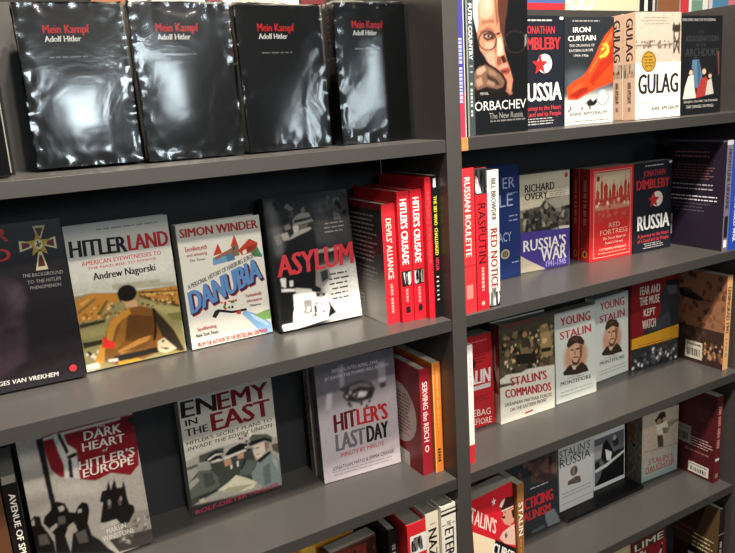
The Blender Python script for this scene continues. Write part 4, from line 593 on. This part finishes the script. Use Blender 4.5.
FRONT_ART['YS1'] = [['r',0,0,100,100,'#c9cec7'],['m',8,20,92,84,108,0.51,0.057,'#c9cec7',[['b',4.8],['e','#bd8f78',49.6,53.1,29.3,18.8],['b',0.51],['p','#33261f',17.3,66.7,32.9,60.4,44.5,60.5,51.4,64.1,63.5,60.2,75.6,66.4,81.2,73.1,48.7,72.8,20.8,70.0],['p','#cbbcaa',38.9,61.4,52.0,62.9,48.0,67.0,42.4,66.2],['p','#a67c62',39.2,55.9,58.9,56.9,56.7,63.7,41.7,62.3],['p','#c89e80',33.4,41.2,43.3,38.3,59.6,39.8,64.6,44.4,61.8,54.7,52.1,60.7,42.3,58.1,36.6,50.6],['p','#7a5440',58.6,40.4,67.1,42.5,64.2,55.1,53.9,61.2,51.2,58.9,59.0,54.4],['p','#3a2920',28.0,37.4,33.9,30.7,46.1,28.5,62.8,31.5,71.5,37.8,69.4,42.4,50.3,37.3,31.5,40.8],['p','#54402f',39.4,31.5,55.3,31.6,59.8,34.7,43.0,34.3],['p','#22150e',37.0,43.2,44.4,43.2,44.8,44.9,37.8,44.8],['p','#22150e',49.6,43.6,59.0,43.8,58.9,45.7,50.4,45.5],['p','#3a241a',42.6,52.5,50.1,52.3,58.0,54.2,57.0,55.2,50.0,53.5,43.9,54.0],['p','#4a3224',38.8,53.3,44.7,58.0,53.0,60.0,59.8,56.2,57.3,60.8,49.2,62.5,41.7,60.5],['p','#9a6e54',46.2,44.9,49.0,45.1,50.2,50.6,46.0,50.4]]],['q','YOUNG',14.2,5.7,86.6,5.8,87.6,16.1,15.1,14.7,'#b0303a',0.03],['q','STALIN',12.5,21.1,87.9,20.4,89.0,29.9,13.3,29.5,'#b0303a',0.03],['q','SIMON SEBAG',27.1,73.7,67.6,74.7,67.6,76.4,27.0,75.4,'#55524e',0.0],['q','MONTEFIORE',11.7,76.4,86.8,77.9,86.7,82.3,11.4,80.8,'#3a3836',0.02],['l',10,88,90,94,2,'#9aa09a'],['r',2,0,98,2,'#a8adb0']]
FRONT_ART['YS2'] = FRONT_ART['YS1']
FRONT_ART['FW'] = [['r',0,0,100,100,'#7a181e'],['m',0,0,100,100,120,0.77,0.092,'#7a181e',[['p','#2a2c32',59.8,18.9,74.0,6.0,95.7,5.6,103.2,12.3,101.7,61.8,21.8,62.2,30.7,54.6,53.6,48.8,60.3,37.9],['p','#4a4c52',71.4,10.1,92.1,10.1,94.7,21.6,77.2,22.4],['p','#1b1c20',68.6,5.4,95.7,4.7,102.0,12.2,71.4,10.7],['p','#3c3e44',50.9,48.5,77.7,40.1,83.8,58.8,35.0,59.6],['p','#2c2e33',-2.7,75.2,102.1,73.3,99.7,100.4,-2.4,101.6],['s',3,80,96,98,60,4,['#6a6c70','#1a1b1e','#a3a4a6','#44464a','#d8d8d8']]]],['t','FEAR AND',17.3,6.2,58.6,15.6,'#cfc6ba',0.012],['t','THE MUSE',16.5,18.0,57.9,27.7,'#cfc6ba',0.012],['t','KEPT',25.0,32.3,49.1,40.6,'#cfc6ba',0.012],['t','WATCH',22.1,44.7,49.9,54.9,'#cfc6ba',0.012],['p','#d19626',-1.7,63.7,103.8,58.4,102.7,74.0,-1.6,75.7],['l',14,72.5,86,76.5,2,'#7a5414']]
FRONT_ART['SRu'] = [['r',0,0,100,100,'#c3c4c2'],['g',0,0,100,20,'#bfa38c','#c3c4c2'],['t',"STALIN'S",2.0,19.6,92.1,30.4,'#1b1b1c',0],['t','RUSSIA',2.8,31.1,92.5,42.7,'#1b1b1c',0],['p','#5d5146',23.6,68.2,26.3,63.2,37.8,62.0,49.3,60.8,60.8,63.0,63.2,68.8,61.8,71.4],['e','#5d5146',43.2,52.6,10.8,6.6],['p','#8a7c6e',39.6,46.7,45.9,47.3,44.3,58.6,39.2,57.0],['l',8,77,92,84,2,'#8c8d8c'],['r',4,91,96,91.8,'#8c8d8c']]
FRONT_ART['BW'] = [['r',0,0,100,100,'#cfd0d0'],['m',3,8,98,93,105,0.59,0.092,'#5b5d61',[['p','#111214',30.6,21.9,41.1,14.8,52.8,27.9,65.3,43.6,98.8,41.8,99.6,92.7,2.1,93.1,20.2,80.0,34.4,55.5,23.5,45.6],['p','#9a9b9c',3.3,20.3,29.3,20.4,23.5,44.8,4.3,44.2],['p','#c9cacb',4.0,62.0,37.1,59.3,98.1,46.5,98.8,50.8,40.6,65.0,5.3,68.3],['p','#26272a',58.5,13.3,73.9,12.8,80.9,32.4,65.4,34.8],['e','#a8a29c',66.9,17.6,6.3,4.7],['p','#d2d3d3',37.4,32.2,58.3,42.0,54.7,56.4,41.4,53.2],['p','#1a1b1d',4.2,52.1,16.6,47.1,20.5,60.1,6.7,62.6]]]]
FRONT_ART['SD'] = [['r',0,0,100,100,'#a8b0a8'],['m',0,0,100,93,90,0.77,0.115,'#b9a896',[['b',9.0],['p','#a8b0a8',-20,70,120,60,120,120,-20,120],['b',0.68],['p','#8a7a6a',62.0,20.7,102.6,20.5,103.5,24.6,73.4,29.5],['p','#d6cbb9',37.8,20.0,65.5,18.0,73.6,33.6,55.6,39.3,41.9,32.6],['p','#3a302a',32.6,11.8,43.7,6.4,63.8,9.1,66.6,15.6,53.4,19.7,41.4,20.0],['e','#2c231f',52.8,7.1,10.4,4.3],['e','#a88468',46.0,15.6,6.1,3.7],['e','#b4927a',60.5,15.1,5.5,3.3],['p','#463c34',40.9,36.4,56.7,37.9,60.1,57.7,45.4,57.3],['p','#7a6c5e',53.7,26.4,73.4,30.2,72.6,37.4,57.9,37.1],['p','#a09282',6.9,53.3,104.9,58.3,105.0,60.7,7.0,56.0]]],['q',"STALIN'S",18.2,68.0,86.8,70.6,87.2,78.9,18.5,76.8,'#b8402f',0.012],['q','DAUGHTER',10.8,79.8,91.6,79.8,92.1,88.5,11.2,88.9,'#b8402f',0.012],['r',0,93,100,100,'#95a8a2'],['l',12,88,88,91,1,'#7a7468']]
FRONT_ART['PS'] = [['r',0,0,100,100,'#2b2e32'],['m',0,0,100,100,105,0.77,0.092,'#2b2e32',[['p','#4b3832',46.3,28.7,79.5,23.8,104.9,27.7,103.5,50.8,76.4,51.9,46.7,46.9],['p','#6a5046',63.1,34.3,78.9,29.5,87.7,32.9,77.4,42.7],['p','#6a5046',88.5,35.5,101.6,34.1,100.8,46.2,89.9,46.6],['p','#382a28',47.6,39.1,77.6,41.3,97.4,49.6,76.5,51.1],['p','#717a7c',70.9,83.7,89.6,83.0,101.6,99.7,98.1,102.7,76.2,101.2,71.9,93.2],['p','#8b9494',26.5,100.2,45.6,100.2,51.3,103.5,71.2,100.0,86.3,104.4,91.1,108.9,27.0,104.4],['p','#4c5456',40.9,96.9,66.6,94.8,71.3,98.6,45.5,100.7],['s',10,6,96,48,24,6,['#3a2c28','#5c453c','#241c1b']]]],['t','PRACTICING',7.2,61.1,88.7,72.6,'#c42c34',0.03],['t','STALINISM',13.7,75.3,82.2,84.6,'#c42c34',0.03],['l',45,52,80,54,1,'#a8a6a2']]
FRONT_ART['SN'] = [['r',0,0,100,100,'#c2202a'],['p','#e2cfae',-8.1,27.5,52.8,51.3,49.0,64.6,-12.7,56.1],['l',4,70,40,88,5,'#5a3a2c'],['p','#141415',51.6,49.8,100.2,70.5,96.9,88.8,40.1,75.0],['m',48,0,100,86,90,0.68,0.115,'#c2202a',[['p','#e2cfae',-8.1,27.5,52.8,51.3,49.0,64.6,-12.7,56.1],['p','#141415',51.6,49.8,100.2,70.5,96.9,88.8,40.1,75.0],['p','#d8b2a2',61.8,51.0,69.9,46.6,91.4,44.3,101.3,44.6,99.1,66.7,74.1,59.4],['p','#7a5248',73.9,49.8,79.4,48.7,81.8,53.2,76.2,55.1],['p','#c48e7a',74.3,26.1,102.1,27.7,102.7,40.4,88.4,43.9,76.9,39.8,68.9,32.3,73.8,29.5],['p','#3a1d1b',67.1,19.0,80.6,13.1,102.2,15.5,105.3,26.8,72.7,26.4],['p','#ead8cc',66.3,19.3,71.0,15.2,80.5,13.5,76.1,18.3,70.5,21.3],['p','#e0c8bc',70.1,24.3,103.9,25.2,104.1,26.5,71.3,25.8],['p','#2a1512',69.9,30.5,78.1,31.2,78.4,33.9,71.1,32.9],['e','#2a1512',78.5,28.0,1.8,0.6],['p','#2c1816',93.5,29.0,104.2,28.9,103.6,39.1,96.2,37.4]]],['q','CURSE',47.5,52.0,95.9,73.2,90.8,82.5,41.5,62.8,'#e8e4dc',0.022],['q',"STALIN'S",-6.8,1.9,58.0,31.0,52.3,44.6,-13.4,17.3,'#ecc8be',0.012],['*','#f0e4de',52.7,11.6,6,4.6]]
FRONT_ART['B1'] = [['r',0,0,100,100,'#d0962c'],['r',0,0,100,5,'#e0d8c8'],['r',0,0,4,100,'#e0d8c8'],['s',6,8,96,50,20,8,['#e0b04a','#a86a1c']]]
FRONT_ART['B2'] = [['r',0,0,100,100,'#3a1d18'],['r',0,0,100,2,'#5a3428'],['p','#6b2a1e',12.4,2.4,78.5,4.9,76.5,15.4,10.5,11.3],['s',4,4,96,30,24,5,['#7a3426','#2a1512']]]
FRONT_ART['BG5'] = [['r',0,0,100,100,'#b9a682']]
FRONT_ART['LM'] = [['r',0,0,100,100,'#8c1a24'],['r',0,0,100,14,'#4a2a22'],['t','LIME',7.1,4.3,92.6,13.0,'#d6cdb8',0.022],['s',6,16,90,40,20,6,['#c9c2b4','#2a1a1a','#5a1a20']]]
FRONT_ART['DK5'] = [['r',0,0,100,100,'#17161c'],['s',4,4,60,40,14,6,['#5a1a24','#2a2830','#7a2a30']]]
FRONT_ART['GU1'] = FRONT_ART['GU2']
FRONT_ART['RF2'] = FRONT_ART['RF']
FRONT_ART['AH'] = [['r',0,0,100,100,'#77706c']]
SPINE_ART = {}
SPINE_ART['DA'] = [['r',0,0,100,100,'#c42630'],['v',"DEVILS' ALLIANCE",28,12,72,62,'#e8c8b8',0.016],['l',35,66,60,68,1,'#e08a80'],['w',40,68,60,92,'#e2948a']]
SPINE_ART['HC1'] = [['r',0,0,100,100,'#c4202c'],['v',"HITLER'S CRUSADE",22,6,78,55,'#efe2dc',0.022],['r',10,60,92,72,'#1c1c1e'],['s',12,61,90,71,9,14,['#d8d4d0','#8a8886']],['w',40,74,58,86,'#e2948a'],['r',34,88,70,93,'#1c1c1e']]
SPINE_ART['HC2'] = SPINE_ART['HC1']
SPINE_ART['HC3'] = [['r',0,0,100,100,'#c4202c'],['v',"HITLER'S CRUSADE",25,10,75,60,'#d8564e',0]]
SPINE_ART['TM'] = [['r',0,0,100,100,'#121214'],['r',30,2,70,8,'#d8d6d2'],['v','THE 303 WHO',28,14,76,34,'#d6c43a',0.022],['v','CHALLENGED',28,36,76,55,'#d6c43a',0.022],['v','HITLER',28,57,76,66,'#c4303a',0.022],['l',30,70,70,88,6,'#c9c7c2']]
SPINE_ART['AV'] = [['r',0,0,100,100,'#16120f'],['v','AVENUE OF SPIES',34,8,76,62,'#e6e0d4',0.022]]
SPINE_ART['BNL'] = [['r',0,0,100,100,'#553722']]
SPINE_ART['SR'] = [['r',0,0,100,100,'#8f1f2a'],['v','SERVING the REICH',24,12,74,68,'#e0c4bc',0.022],['e','#e0c4bc',48,75,20,3.4],['e','#8f1f2a',48,75,11,2]]
SPINE_ART['OB'] = [['r',0,0,100,100,'#d2762a'],['w',50,8,62,60,'#e8b47a'],['w',34,78,70,92,'#3a2418'],['r',0,0,14,100,'#dba46a']]
SPINE_ART['ET'] = [['r',0,0,100,100,'#dcd7c8'],['r',0,3,100,4.2,'#2a2826'],['r',0,6,100,8,'#2a2826'],['t','THE',38,13,66,17,'#3a3836',0.012],['r',4,15,30,15.7,'#3a3836'],['r',72,15,96,15.7,'#3a3836'],['v','ETERNAL',22,19,84,62,'#1d1c1b',0.022]]
SPINE_ART['NZ'] = [['r',0,0,100,100,'#d6cdb8'],['l',36,9,76,11,1,'#8a8070'],['v','NAZIS',18,14,84,46,'#1d1a19',0.03],['w',30,50,76,90,'#1d1a19']]
SPINE_ART['RS'] = [['r',0,0,100,100,'#c4242c'],['r',14,10,100,26,'#d9d4cc'],['s',18,12,96,24,10,12,['#1d1c1b','#6a6866']],['w',34,32,70,80,'#8f1218']]
SPINE_ART['BS'] = [['r',0,0,100,100,'#17171a'],['w',34,14,70,60,'#8f8b86']]
SPINE_ART['BP'] = [['r',0,0,100,100,'#3d3a86'],['r',0,68,100,100,'#a3304a'],['w',26,30,74,75,'#9aa4d6']]
SPINE_ART['CR'] = [['r',0,0,100,100,'#c3b8a0']]
SPINE_ART['PC'] = [['r',0,0,100,100,'#3a4244'],['r',0,0,20,100,'#7d8684'],['v','PUTIN COUNTRY',34,8,82,46,'#e2e4e0',0.03],['l',40,50,80,56,2,'#8f9a98'],['w',42,62,72,86,'#a9b2b0']]
SPINE_ART['GU2'] = [['r',0,0,100,100,'#cfae94'],['v','GULAG',24,5,80,44,'#2c211c',0.03],['r',0,47,100,60,'#a88f78'],['r',8,53,92,56,'#7a3a30'],['s',4,47,96,60,16,9,['#7a6656','#c2ad96']],['v','ANNE APPLEBAUM',36,64,66,84,'#5a4438',0.01],['r',40,88,62,92,'#8a7464']]
SPINE_ART['RR'] = [['r',0,0,100,100,'#c23036'],['v','RUSSIAN ROULETTE',30,6,72,60,'#e6c8be',0.022],['r',28,80,76,90,'#d87a72'],['r',0,66,100,67,'#a32028']]
SPINE_ART['RA'] = [['r',0,0,100,100,'#b3222c'],['r',0,0,100,18,'#3a3838'],['s',4,1,96,17,12,16,['#8f8c8a','#d6d2ce','#1c1c1e']],['v','RASPUTIN',20,24,84,66,'#22100f',0],['w',42,69,62,86,'#e8a49a'],['e','#e8a49a',50,95,14,1.6]]
SPINE_ART['RN'] = [['r',0,0,100,100,'#c9c5bf'],['v','BILL BROWDER',34,6,74,36,'#2f2f31',0.022],['v','RED NOTICE',22,42,82,86,'#86161c',0.022],['r',0,89,100,100,'#1d1d1f'],['s',4,86,96,99,14,12,['#e4e0da','#6a6866']]]
SPINE_ART['FO'] = [['r',0,0,100,100,'#6a6672'],['r',0,0,100,4,'#b9b4b8'],['v','FRONTLINE UKRAINE',26,8,80,62,'#17171c',0.022],['r',20,68,80,88,'#17171c'],['r',24,90,76,97,'#e2e0dc']]
SPINE_ART['BU'] = [['r',0,0,100,100,'#2346a8'],['v',"RUSSIA'S COLD WAR",20,40,60,92,'#dfe4f0',0.022],['r',0,0,100,5,'#c9c7c2']]
SPINE_ART['W0'] = [['r',0,0,100,100,'#e0d8d0'],['r',0,84,100,100,'#bf2630'],['w',34,10,70,34,'#c9a49a']]
SPINE_ART['CM'] = [['r',0,0,100,100,'#8f1c22'],['v','STALIN',30,40,75,64,'#d8c8c4',0.016]]
SPINE_ART['SC'] = [['r',0,0,100,62,'#59302c'],['r',0,62,100,100,'#cfc8b8'],['s',5,20,95,70,46,14,['#a82a2c','#2a2220','#8a6a5c','#c9b8a8']]]
SPINE_ART['LD'] = [['r',0,0,100,100,'#6f686a'],['s',8,5,92,80,26,10,['#4a4446','#8f8688']],['w',36,26,68,84,'#2c2829']]
SPINE_ART['AH'] = [['r',0,0,100,100,'#938c88'],['v','AFTER HITLER',24,20,80,80,'#1f1c1b',0.03]]
SPINE_ART['BT'] = [['r',0,0,100,100,'#d2a06c'],['v','LENINGRAD 1941',22,12,82,60,'#3a2018',0.03],['w',38,66,62,86,'#8a5a3c']]
SPINE_ART['SNs'] = [['r',0,0,100,100,'#8f5f34'],['v','STALIN',20,20,86,56,'#e8e0d0',0.022],['w',42,60,60,88,'#c48a4c']]
SPINE_ART['SD'] = [['r',0,0,100,100,'#777062'],['v',"STALIN'S DAUGHTER",18,8,52,46,'#93503f',0.022],['s',6,6,94,98,60,5,['#5c564b','#938b7b','#6d4a40','#a39a89']],['e','#1a1816',50,48,8,2.6]]
SPINE_ART['ML'] = [['r',0,0,100,100,'#571a20'],['w',30,12,72,60,'#a87a70'],['r',20,72,80,75,'#c9c2bc'],['r',30,90,76,95,'#8a6a60']]
SPINE_ART['B5'] = [['r',0,0,100,100,'#1c1a1b'],['r',0,30,100,31,'#8a8684'],['w',34,40,70,90,'#a39e98']]
SPINE_ART['RF'] = [['r',0,0,100,100,'#a5272a'],['r',0,0,16,100,'#7a1c20'],['e','#e0862e',55,92,24,4],['e','#1d1b1a',55,92,12,2.6],['w',38,12,66,60,'#c98a78']]
SPINE_ART['MK0'] = [['r',0,0,100,100,'#101113'],['r',20,37,80,38.5,'#b9b7b2'],['w',40,8,60,32,'#a83036']]
SPINE_ART['MK1'] = SPINE_ART['MK0']
SPINE_ART['MK2'] = SPINE_ART['MK0']
SPINE_ART['MK3'] = SPINE_ART['MK0']
SPINE_ART['MK4'] = SPINE_ART['MK0']
SPINE_ART['GU1'] = SPINE_ART['GU2']
SPINE_ART['RF2'] = SPINE_ART['RF']
BACK_ART = {}
BACK_ART['DA'] = [['r',0,0,100,100,'#2a2426'],['g',0,55,100,100,'#2a2426','#cfc8c0'],['r',0,0,100,5,'#7a1c22'],['l',12,10,88,50,11,'#9a928e'],['l',12,54,88,74,6,'#8a8480'],['r',8,80,50,95,'#d9d4cc'],['l',10,82,48,94,4,'#8a8480']]
BACK_ART['SR'] = [['r',0,0,100,100,'#8c2028'],['e','#cdb8ae',48,50,42,29],['l',22,30,78,70,12,'#8f4a46'],['r',0,86,70,100,'#d5cdc4'],['r',4,76,40,85,'#c9b8ae'],['l',8,78,36,84,3,'#77706c']]
BACK_ART['FO'] = [['r',0,0,100,100,'#221c2a'],['r',0,0,100,1.5,'#5a5464'],['l',12,10,72,16,2,'#8a5f58'],['l',10,22,84,36,6,'#7a5450'],['l',10,40,80,46,2,'#a39ea6'],['l',6,51,88,56,2,'#d8d4da'],['l',6,58,80,66,3,'#57505f'],['r',4,70,12,90,'#d8d2c8'],['r',4,78,12,80,'#6a6460']]
BACK_ART['BT'] = [['r',0,0,100,100,'#7a5038'],['m',0,0,100,100,105,0.59,0.115,'#93644a',[['r',0,60,100,100,'#3c2a24'],['s',0,4,100,60,60,6,['#7a4e38','#5c3c2e','#93644a']],['p','#1a1413',2,22,20,20,44,26,60,30,44,32,20,31,6,30],['p','#3a3430',12,20,30,21,32,25,14,24],['r',60,29,72,29.7,'#1a1413'],['g',0,62,100,76,'#5c4436','#a87a5a'],['s',40,76,100,92,40,5,['#b98a64','#6a4a3a','#2c201c','#8f6448']],['s',0,60,60,76,24,7,['#4a3630','#3a2a26']],['s',30,74,100,90,30,3,['#c89a74','#2c201c']]]]]
BACK_ART['ML'] = [['r',0,0,100,100,'#4e181e'],['l',55,20,92,34,5,'#6b3a3a'],['l',40,55,96,66,4,'#c9b4ac'],['l',36,70,90,74,1,'#8a5a56']]
BACK_ART['B5'] = [['g',0,0,100,60,'#241a14','#4a3a28'],['p','#5f4a30',50,60,75,0,100,0,100,60],['r',0,60,40,100,'#3a1216'],['l',2,38,60,50,2,'#8a3a30'],['l',50,42,92,60,4,'#dcd2a8'],['r',44,68,76,74,'#e0dcd0']]



def default_art(col):
    return [['r', 0, 0, 100, 100, col]]


def edge_colour(code):
    a = FRONT_ART.get(code) or SPINE_ART.get(code)
    return a[0][5] if a[0][0] in 'rg' else '#888888'


STEP = .000018


def make_book(code, name, binding, row, spine_out, x, y, yaw, lean, w, h, t, label, group, lift=0):
    """x, y: the corner nearest the shelf's left front; w, t: cover width and thickness (swapped by the fit for spine-out)."""
    z = SH[row - 1] + lift
    if spine_out:
        thick, cover = w, {'H': .150, 'W': .15}.get(binding, .132)
        if y + cover > .206:
            cover = .206 - y
    else:
        thick, cover = t, w
    rot = Matrix.Rotation(yaw, 4, 'Z') @ Matrix.Rotation(-lean, 4, 'X')
    base = Matrix.Translation((x, y, z + max(0, (thick if not spine_out else cover) * math.sin(lean)) + (.001 if binding == 'W' else .0002))) @ rot
    if spine_out:
        base = base @ Matrix.Translation((thick, 0, 0)) @ Matrix.Rotation(math.pi / 2, 4, 'Z')
    root = empty(name, (0, 0, 0))
    root.matrix_world = base
    tag(root, label, 'book', group)
    hard = binding != 'P'
    bt = .0026 if hard else .0006            # board
    sq = .003 if hard else .0                # boards stand proud of the pages
    gap = .0004
    mat = PRINT[binding]
    body = hexc(edge_colour(code))
    spine_base = hexc(SPINE_ART[code][0][5]) if code in SPINE_ART else body
    # page block
    pg = MB().box((bt + .001, bt + gap, sq), (cover - sq - .0005, thick - bt - gap, h - sq), bevel=0)
    pg.build('page_block', PAPER, root)
    # front cover with its print
    f = MB(h / cover).box((0, 0, 0), (cover, bt, h), body, bevel=.0004)
    art = FRONT_ART.get(code) or default_art(edge_colour(code))
    print_sheet(f, art, lambda u, v, l: (u / 100 * cover, -.00003 - l * STEP, h - v / 100 * h), code)
    f.build('front_cover', mat, root)
    # spine
    s = MB(h / thick).box((0, bt, 0), (bt, thick - bt, h), spine_base, bevel=.0003)
    if code in SPINE_ART:
        print_sheet(s, SPINE_ART[code],
                    lambda u, v, l: (-.00003 - l * STEP, thick - u / 100 * thick, h - v / 100 * h), code + 's')
    s.build('spine', mat, root)
    # back cover
    b = MB(h / cover).box((0, thick - bt, 0), (cover, thick, h), body if code not in BACK_ART else hexc(BACK_ART[code][0][5]), bevel=.0004)
    if code in BACK_ART:
        print_sheet(b, BACK_ART[code],
                    lambda u, v, l: (cover - u / 100 * cover, thick + .00003 + l * STEP, h - v / 100 * h), code + 'b')
    b.build('back_cover', mat, root)
    if binding == 'W':
        wrap(root, cover, thick, h, code)
    return root, cover, thick, h


def wrap(root, w, t, h, seed):
    """Clear film shrunk round the book, puckered towards its edges."""
    rnd = random.Random('w' + seed)
    import bmesh
    bm = bmesh.new()
    nx, nz = 34, 50
    grids = {}
    g = .0016
    ph = [rnd.uniform(0, 6.28) for _ in range(6)]

    def pucker(u, v):
        e = min(u, 1 - u, v, 1 - v)
        k = math.exp(-e * 16)
        n = noise.noise(Vector((u * 9 + ph[0], v * 14 + ph[1], ph[2]))) + .6 * noise.noise(Vector((u * 24, v * 34, ph[5])))
        return k * .0014 * n + .0009 * math.sin(u * 5 + ph[3]) * math.sin(v * 4 + ph[4]) + .0009

    def sheet(fn):
        vs = [[bm.verts.new(fn(i / nx, j / nz)) for i in range(nx + 1)] for j in range(nz + 1)]
        for j in range(nz):
            for i in range(nx):
                bm.faces.new((vs[j][i], vs[j][i + 1], vs[j + 1][i + 1], vs[j + 1][i]))
    sheet(lambda u, v: (-g + u * (w + 2 * g), -g * .6 - max(0, pucker(u, v)), -.0001 + v * (h + g)))
    sheet(lambda u, v: (-g - max(0, pucker(u, v)) * .8, t + g - u * (t + 2 * g), -.0001 + v * (h + g)))
    sheet(lambda u, v: (-g + u * (w + 2 * g), -g + v * (t + 2 * g), h + g + max(0, pucker(u, v)) * 1.2))
    bmesh.ops.remove_doubles(bm, verts=bm.verts[:], dist=.0003)
    me = bpy.data.meshes.new('shrink_wrap')
    bm.to_mesh(me)
    bm.free()
    for p in me.polygons:
        p.use_smooth = True
    me.materials.append(WRAP)
    o = bpy.data.objects.new('shrink_wrap', me)
    COL.objects.link(o)
    o.parent = root
    o['label'] = 'clear shiny shrink wrap'


made = {}
for row in BOOKS:
    made[row[0]] = make_book(*row)


flat = tag(empty('shade_slab', (.405, .118, SH[3] + .0002)), 'thin black slab added for the band of shade under the bronze bust paperback, fourth shelf', 'book')  # added slab, stands in for the dark shade below the two paperbacks
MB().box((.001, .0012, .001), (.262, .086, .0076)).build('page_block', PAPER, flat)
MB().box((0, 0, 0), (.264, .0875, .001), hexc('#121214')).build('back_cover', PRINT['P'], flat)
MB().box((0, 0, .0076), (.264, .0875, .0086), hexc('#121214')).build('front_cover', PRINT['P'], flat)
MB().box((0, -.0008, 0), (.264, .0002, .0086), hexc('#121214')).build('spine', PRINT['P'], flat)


def sticker(code, u0, v0, u1, v1, tone, name='price_sticker', marks=6):
    """A paper label stuck on a back cover."""
    root, cover, thick, h = made[code]
    mb = MB()
    x0, x1 = cover - u0 / 100 * cover, cover - u1 / 100 * cover
    z0, z1 = h - v1 / 100 * h, h - v0 / 100 * h
    mb.box((x1, thick + .0006, z0), (x0, thick + .0010, z1), hexc(tone))
    ops = [['r', 0, 0, 100, 100, tone], ['l', 10, 12, 92, 30, 1, '#6a6866']]
    rnd = random.Random(code + name)
    x = 12
    while x < 86:
        wd = rnd.uniform(1.5, 6)
        ops.append(['r', x, 42, x + wd, 84, '#2a2a2a'])
        x += wd + rnd.uniform(2, 5)
    print_sheet(mb, ops, lambda u, v, l: (x0 - u / 100 * (x0 - x1), thick + .00103 + l * STEP, z1 - v / 100 * (z1 - z0)), code)
    mb.build(name, PRINT['P'], root)


sticker('BT', 22, 77, 58, 96, '#cfc6b4')
sticker('ML', 12, 44, 48, 65, '#8c8680', 'grey_sticker')
sticker('ML', 46, 85, 90, 97, '#d8d2c8')


# books and magazines standing on the far side, their upper parts showing over the bookcase
def far_book(name, cat, x0, x1, y, h, t, col, ops, label):
    root = tag(empty(name, (x0, y, 1.5902)), label, cat)
    w = x1 - x0
    pb = MB().box((.0008, .0008, .0004), (w - .001, t - .0008, h - .0006)).build('page_block', PAPER, root)
    f = MB().box((0, 0, 0), (w, .0007, h), hexc(col))
    print_sheet(f, ops, lambda u, v, l: (u / 100 * w, -.00003 - l * STEP, h - v / 100 * h), label)
    f.build('front_cover', PRINT['P'], root)
    MB().box((0, t - .0007, 0), (w, t, h), hexc(col)).build('back_cover', PRINT['P'], root)


far_book('paperback_book', 'book', -.475, -.422, .28, .25, .02, '#7a4a2e', [], 'brown book showing just over the shrink-wrapped books')
far_book('booklet', 'booklet', -.417, -.290, .28, .25, .012, '#cfcabb', [['l', 8, 30, 92, 60, 8, '#8a8578']], 'cream booklet beside the brown book over the shrink-wrapped books')
far_book('paperback_book', 'book', -.286, -.262, .28, .25, .02, '#6a3038', [], 'narrow plum book between two cream booklets over the shrink-wrapped books')
far_book('booklet', 'booklet', -.258, -.114, .28, .25, .012, '#d2cdbe', [['l', 8, 30, 92, 60, 8, '#8a8578']], 'cream booklet between the plum book and the maroon book')
far_book('paperback_book', 'book', -.110, -.060, .28, .25, .02, '#5a2226', [], 'maroon book showing just over the centre of the bookcase')
far_book('magazine', 'magazine', .40, .548, .28, .25, .008, '#44598c', [['r', 0, 52, 100, 72, '#b02a34']], 'blue magazine with a red band showing over the navy paperback')
far_book('booklet', 'booklet', .551, .797, .28, .25, .01, '#c3bd9f', [['o', '#e4e0d0', 12, 50, 8, 8, 3], ['o', '#e4e0d0', 28, 50, 8, 8, 3], ['l', 50, 58, 80, 62, 1, '#6a6650']], 'pale olive booklet with round ornaments showing over the red flag paperback')
far_book('paperback_book', 'book', .80, .86, .28, .25, .02, '#1d1d1f', [['r', 25, 0, 45, 100, '#d8d4cc'], ['r', 75, 0, 90, 100, '#b9b4aa']], 'black and white striped book showing over the gold medallion paperback')
far_book('paperback_book', 'book', .865, .945, .28, .25, .02, '#7d5236', [], 'brown book beside the striped book, seen over the top shelf')
far_book('magazine', 'magazine', .95, 1.06, .28, .25, .008, '#cfd0cc', [['r', 0, 40, 30, 64, '#b8343c'], ['r', 40, 46, 80, 66, '#6a8a78']], 'white magazine with red and green pictures seen over the top shelf')
far_book('magazine', 'magazine', 1.065, 1.2, .28, .25, .008, '#c9b8c2', [['r', 10, 44, 60, 60, '#4a7a9a'], ['r', 60, 40, 90, 58, '#c06a7a']], 'pink and blue magazine seen at the top corner over the side panel')
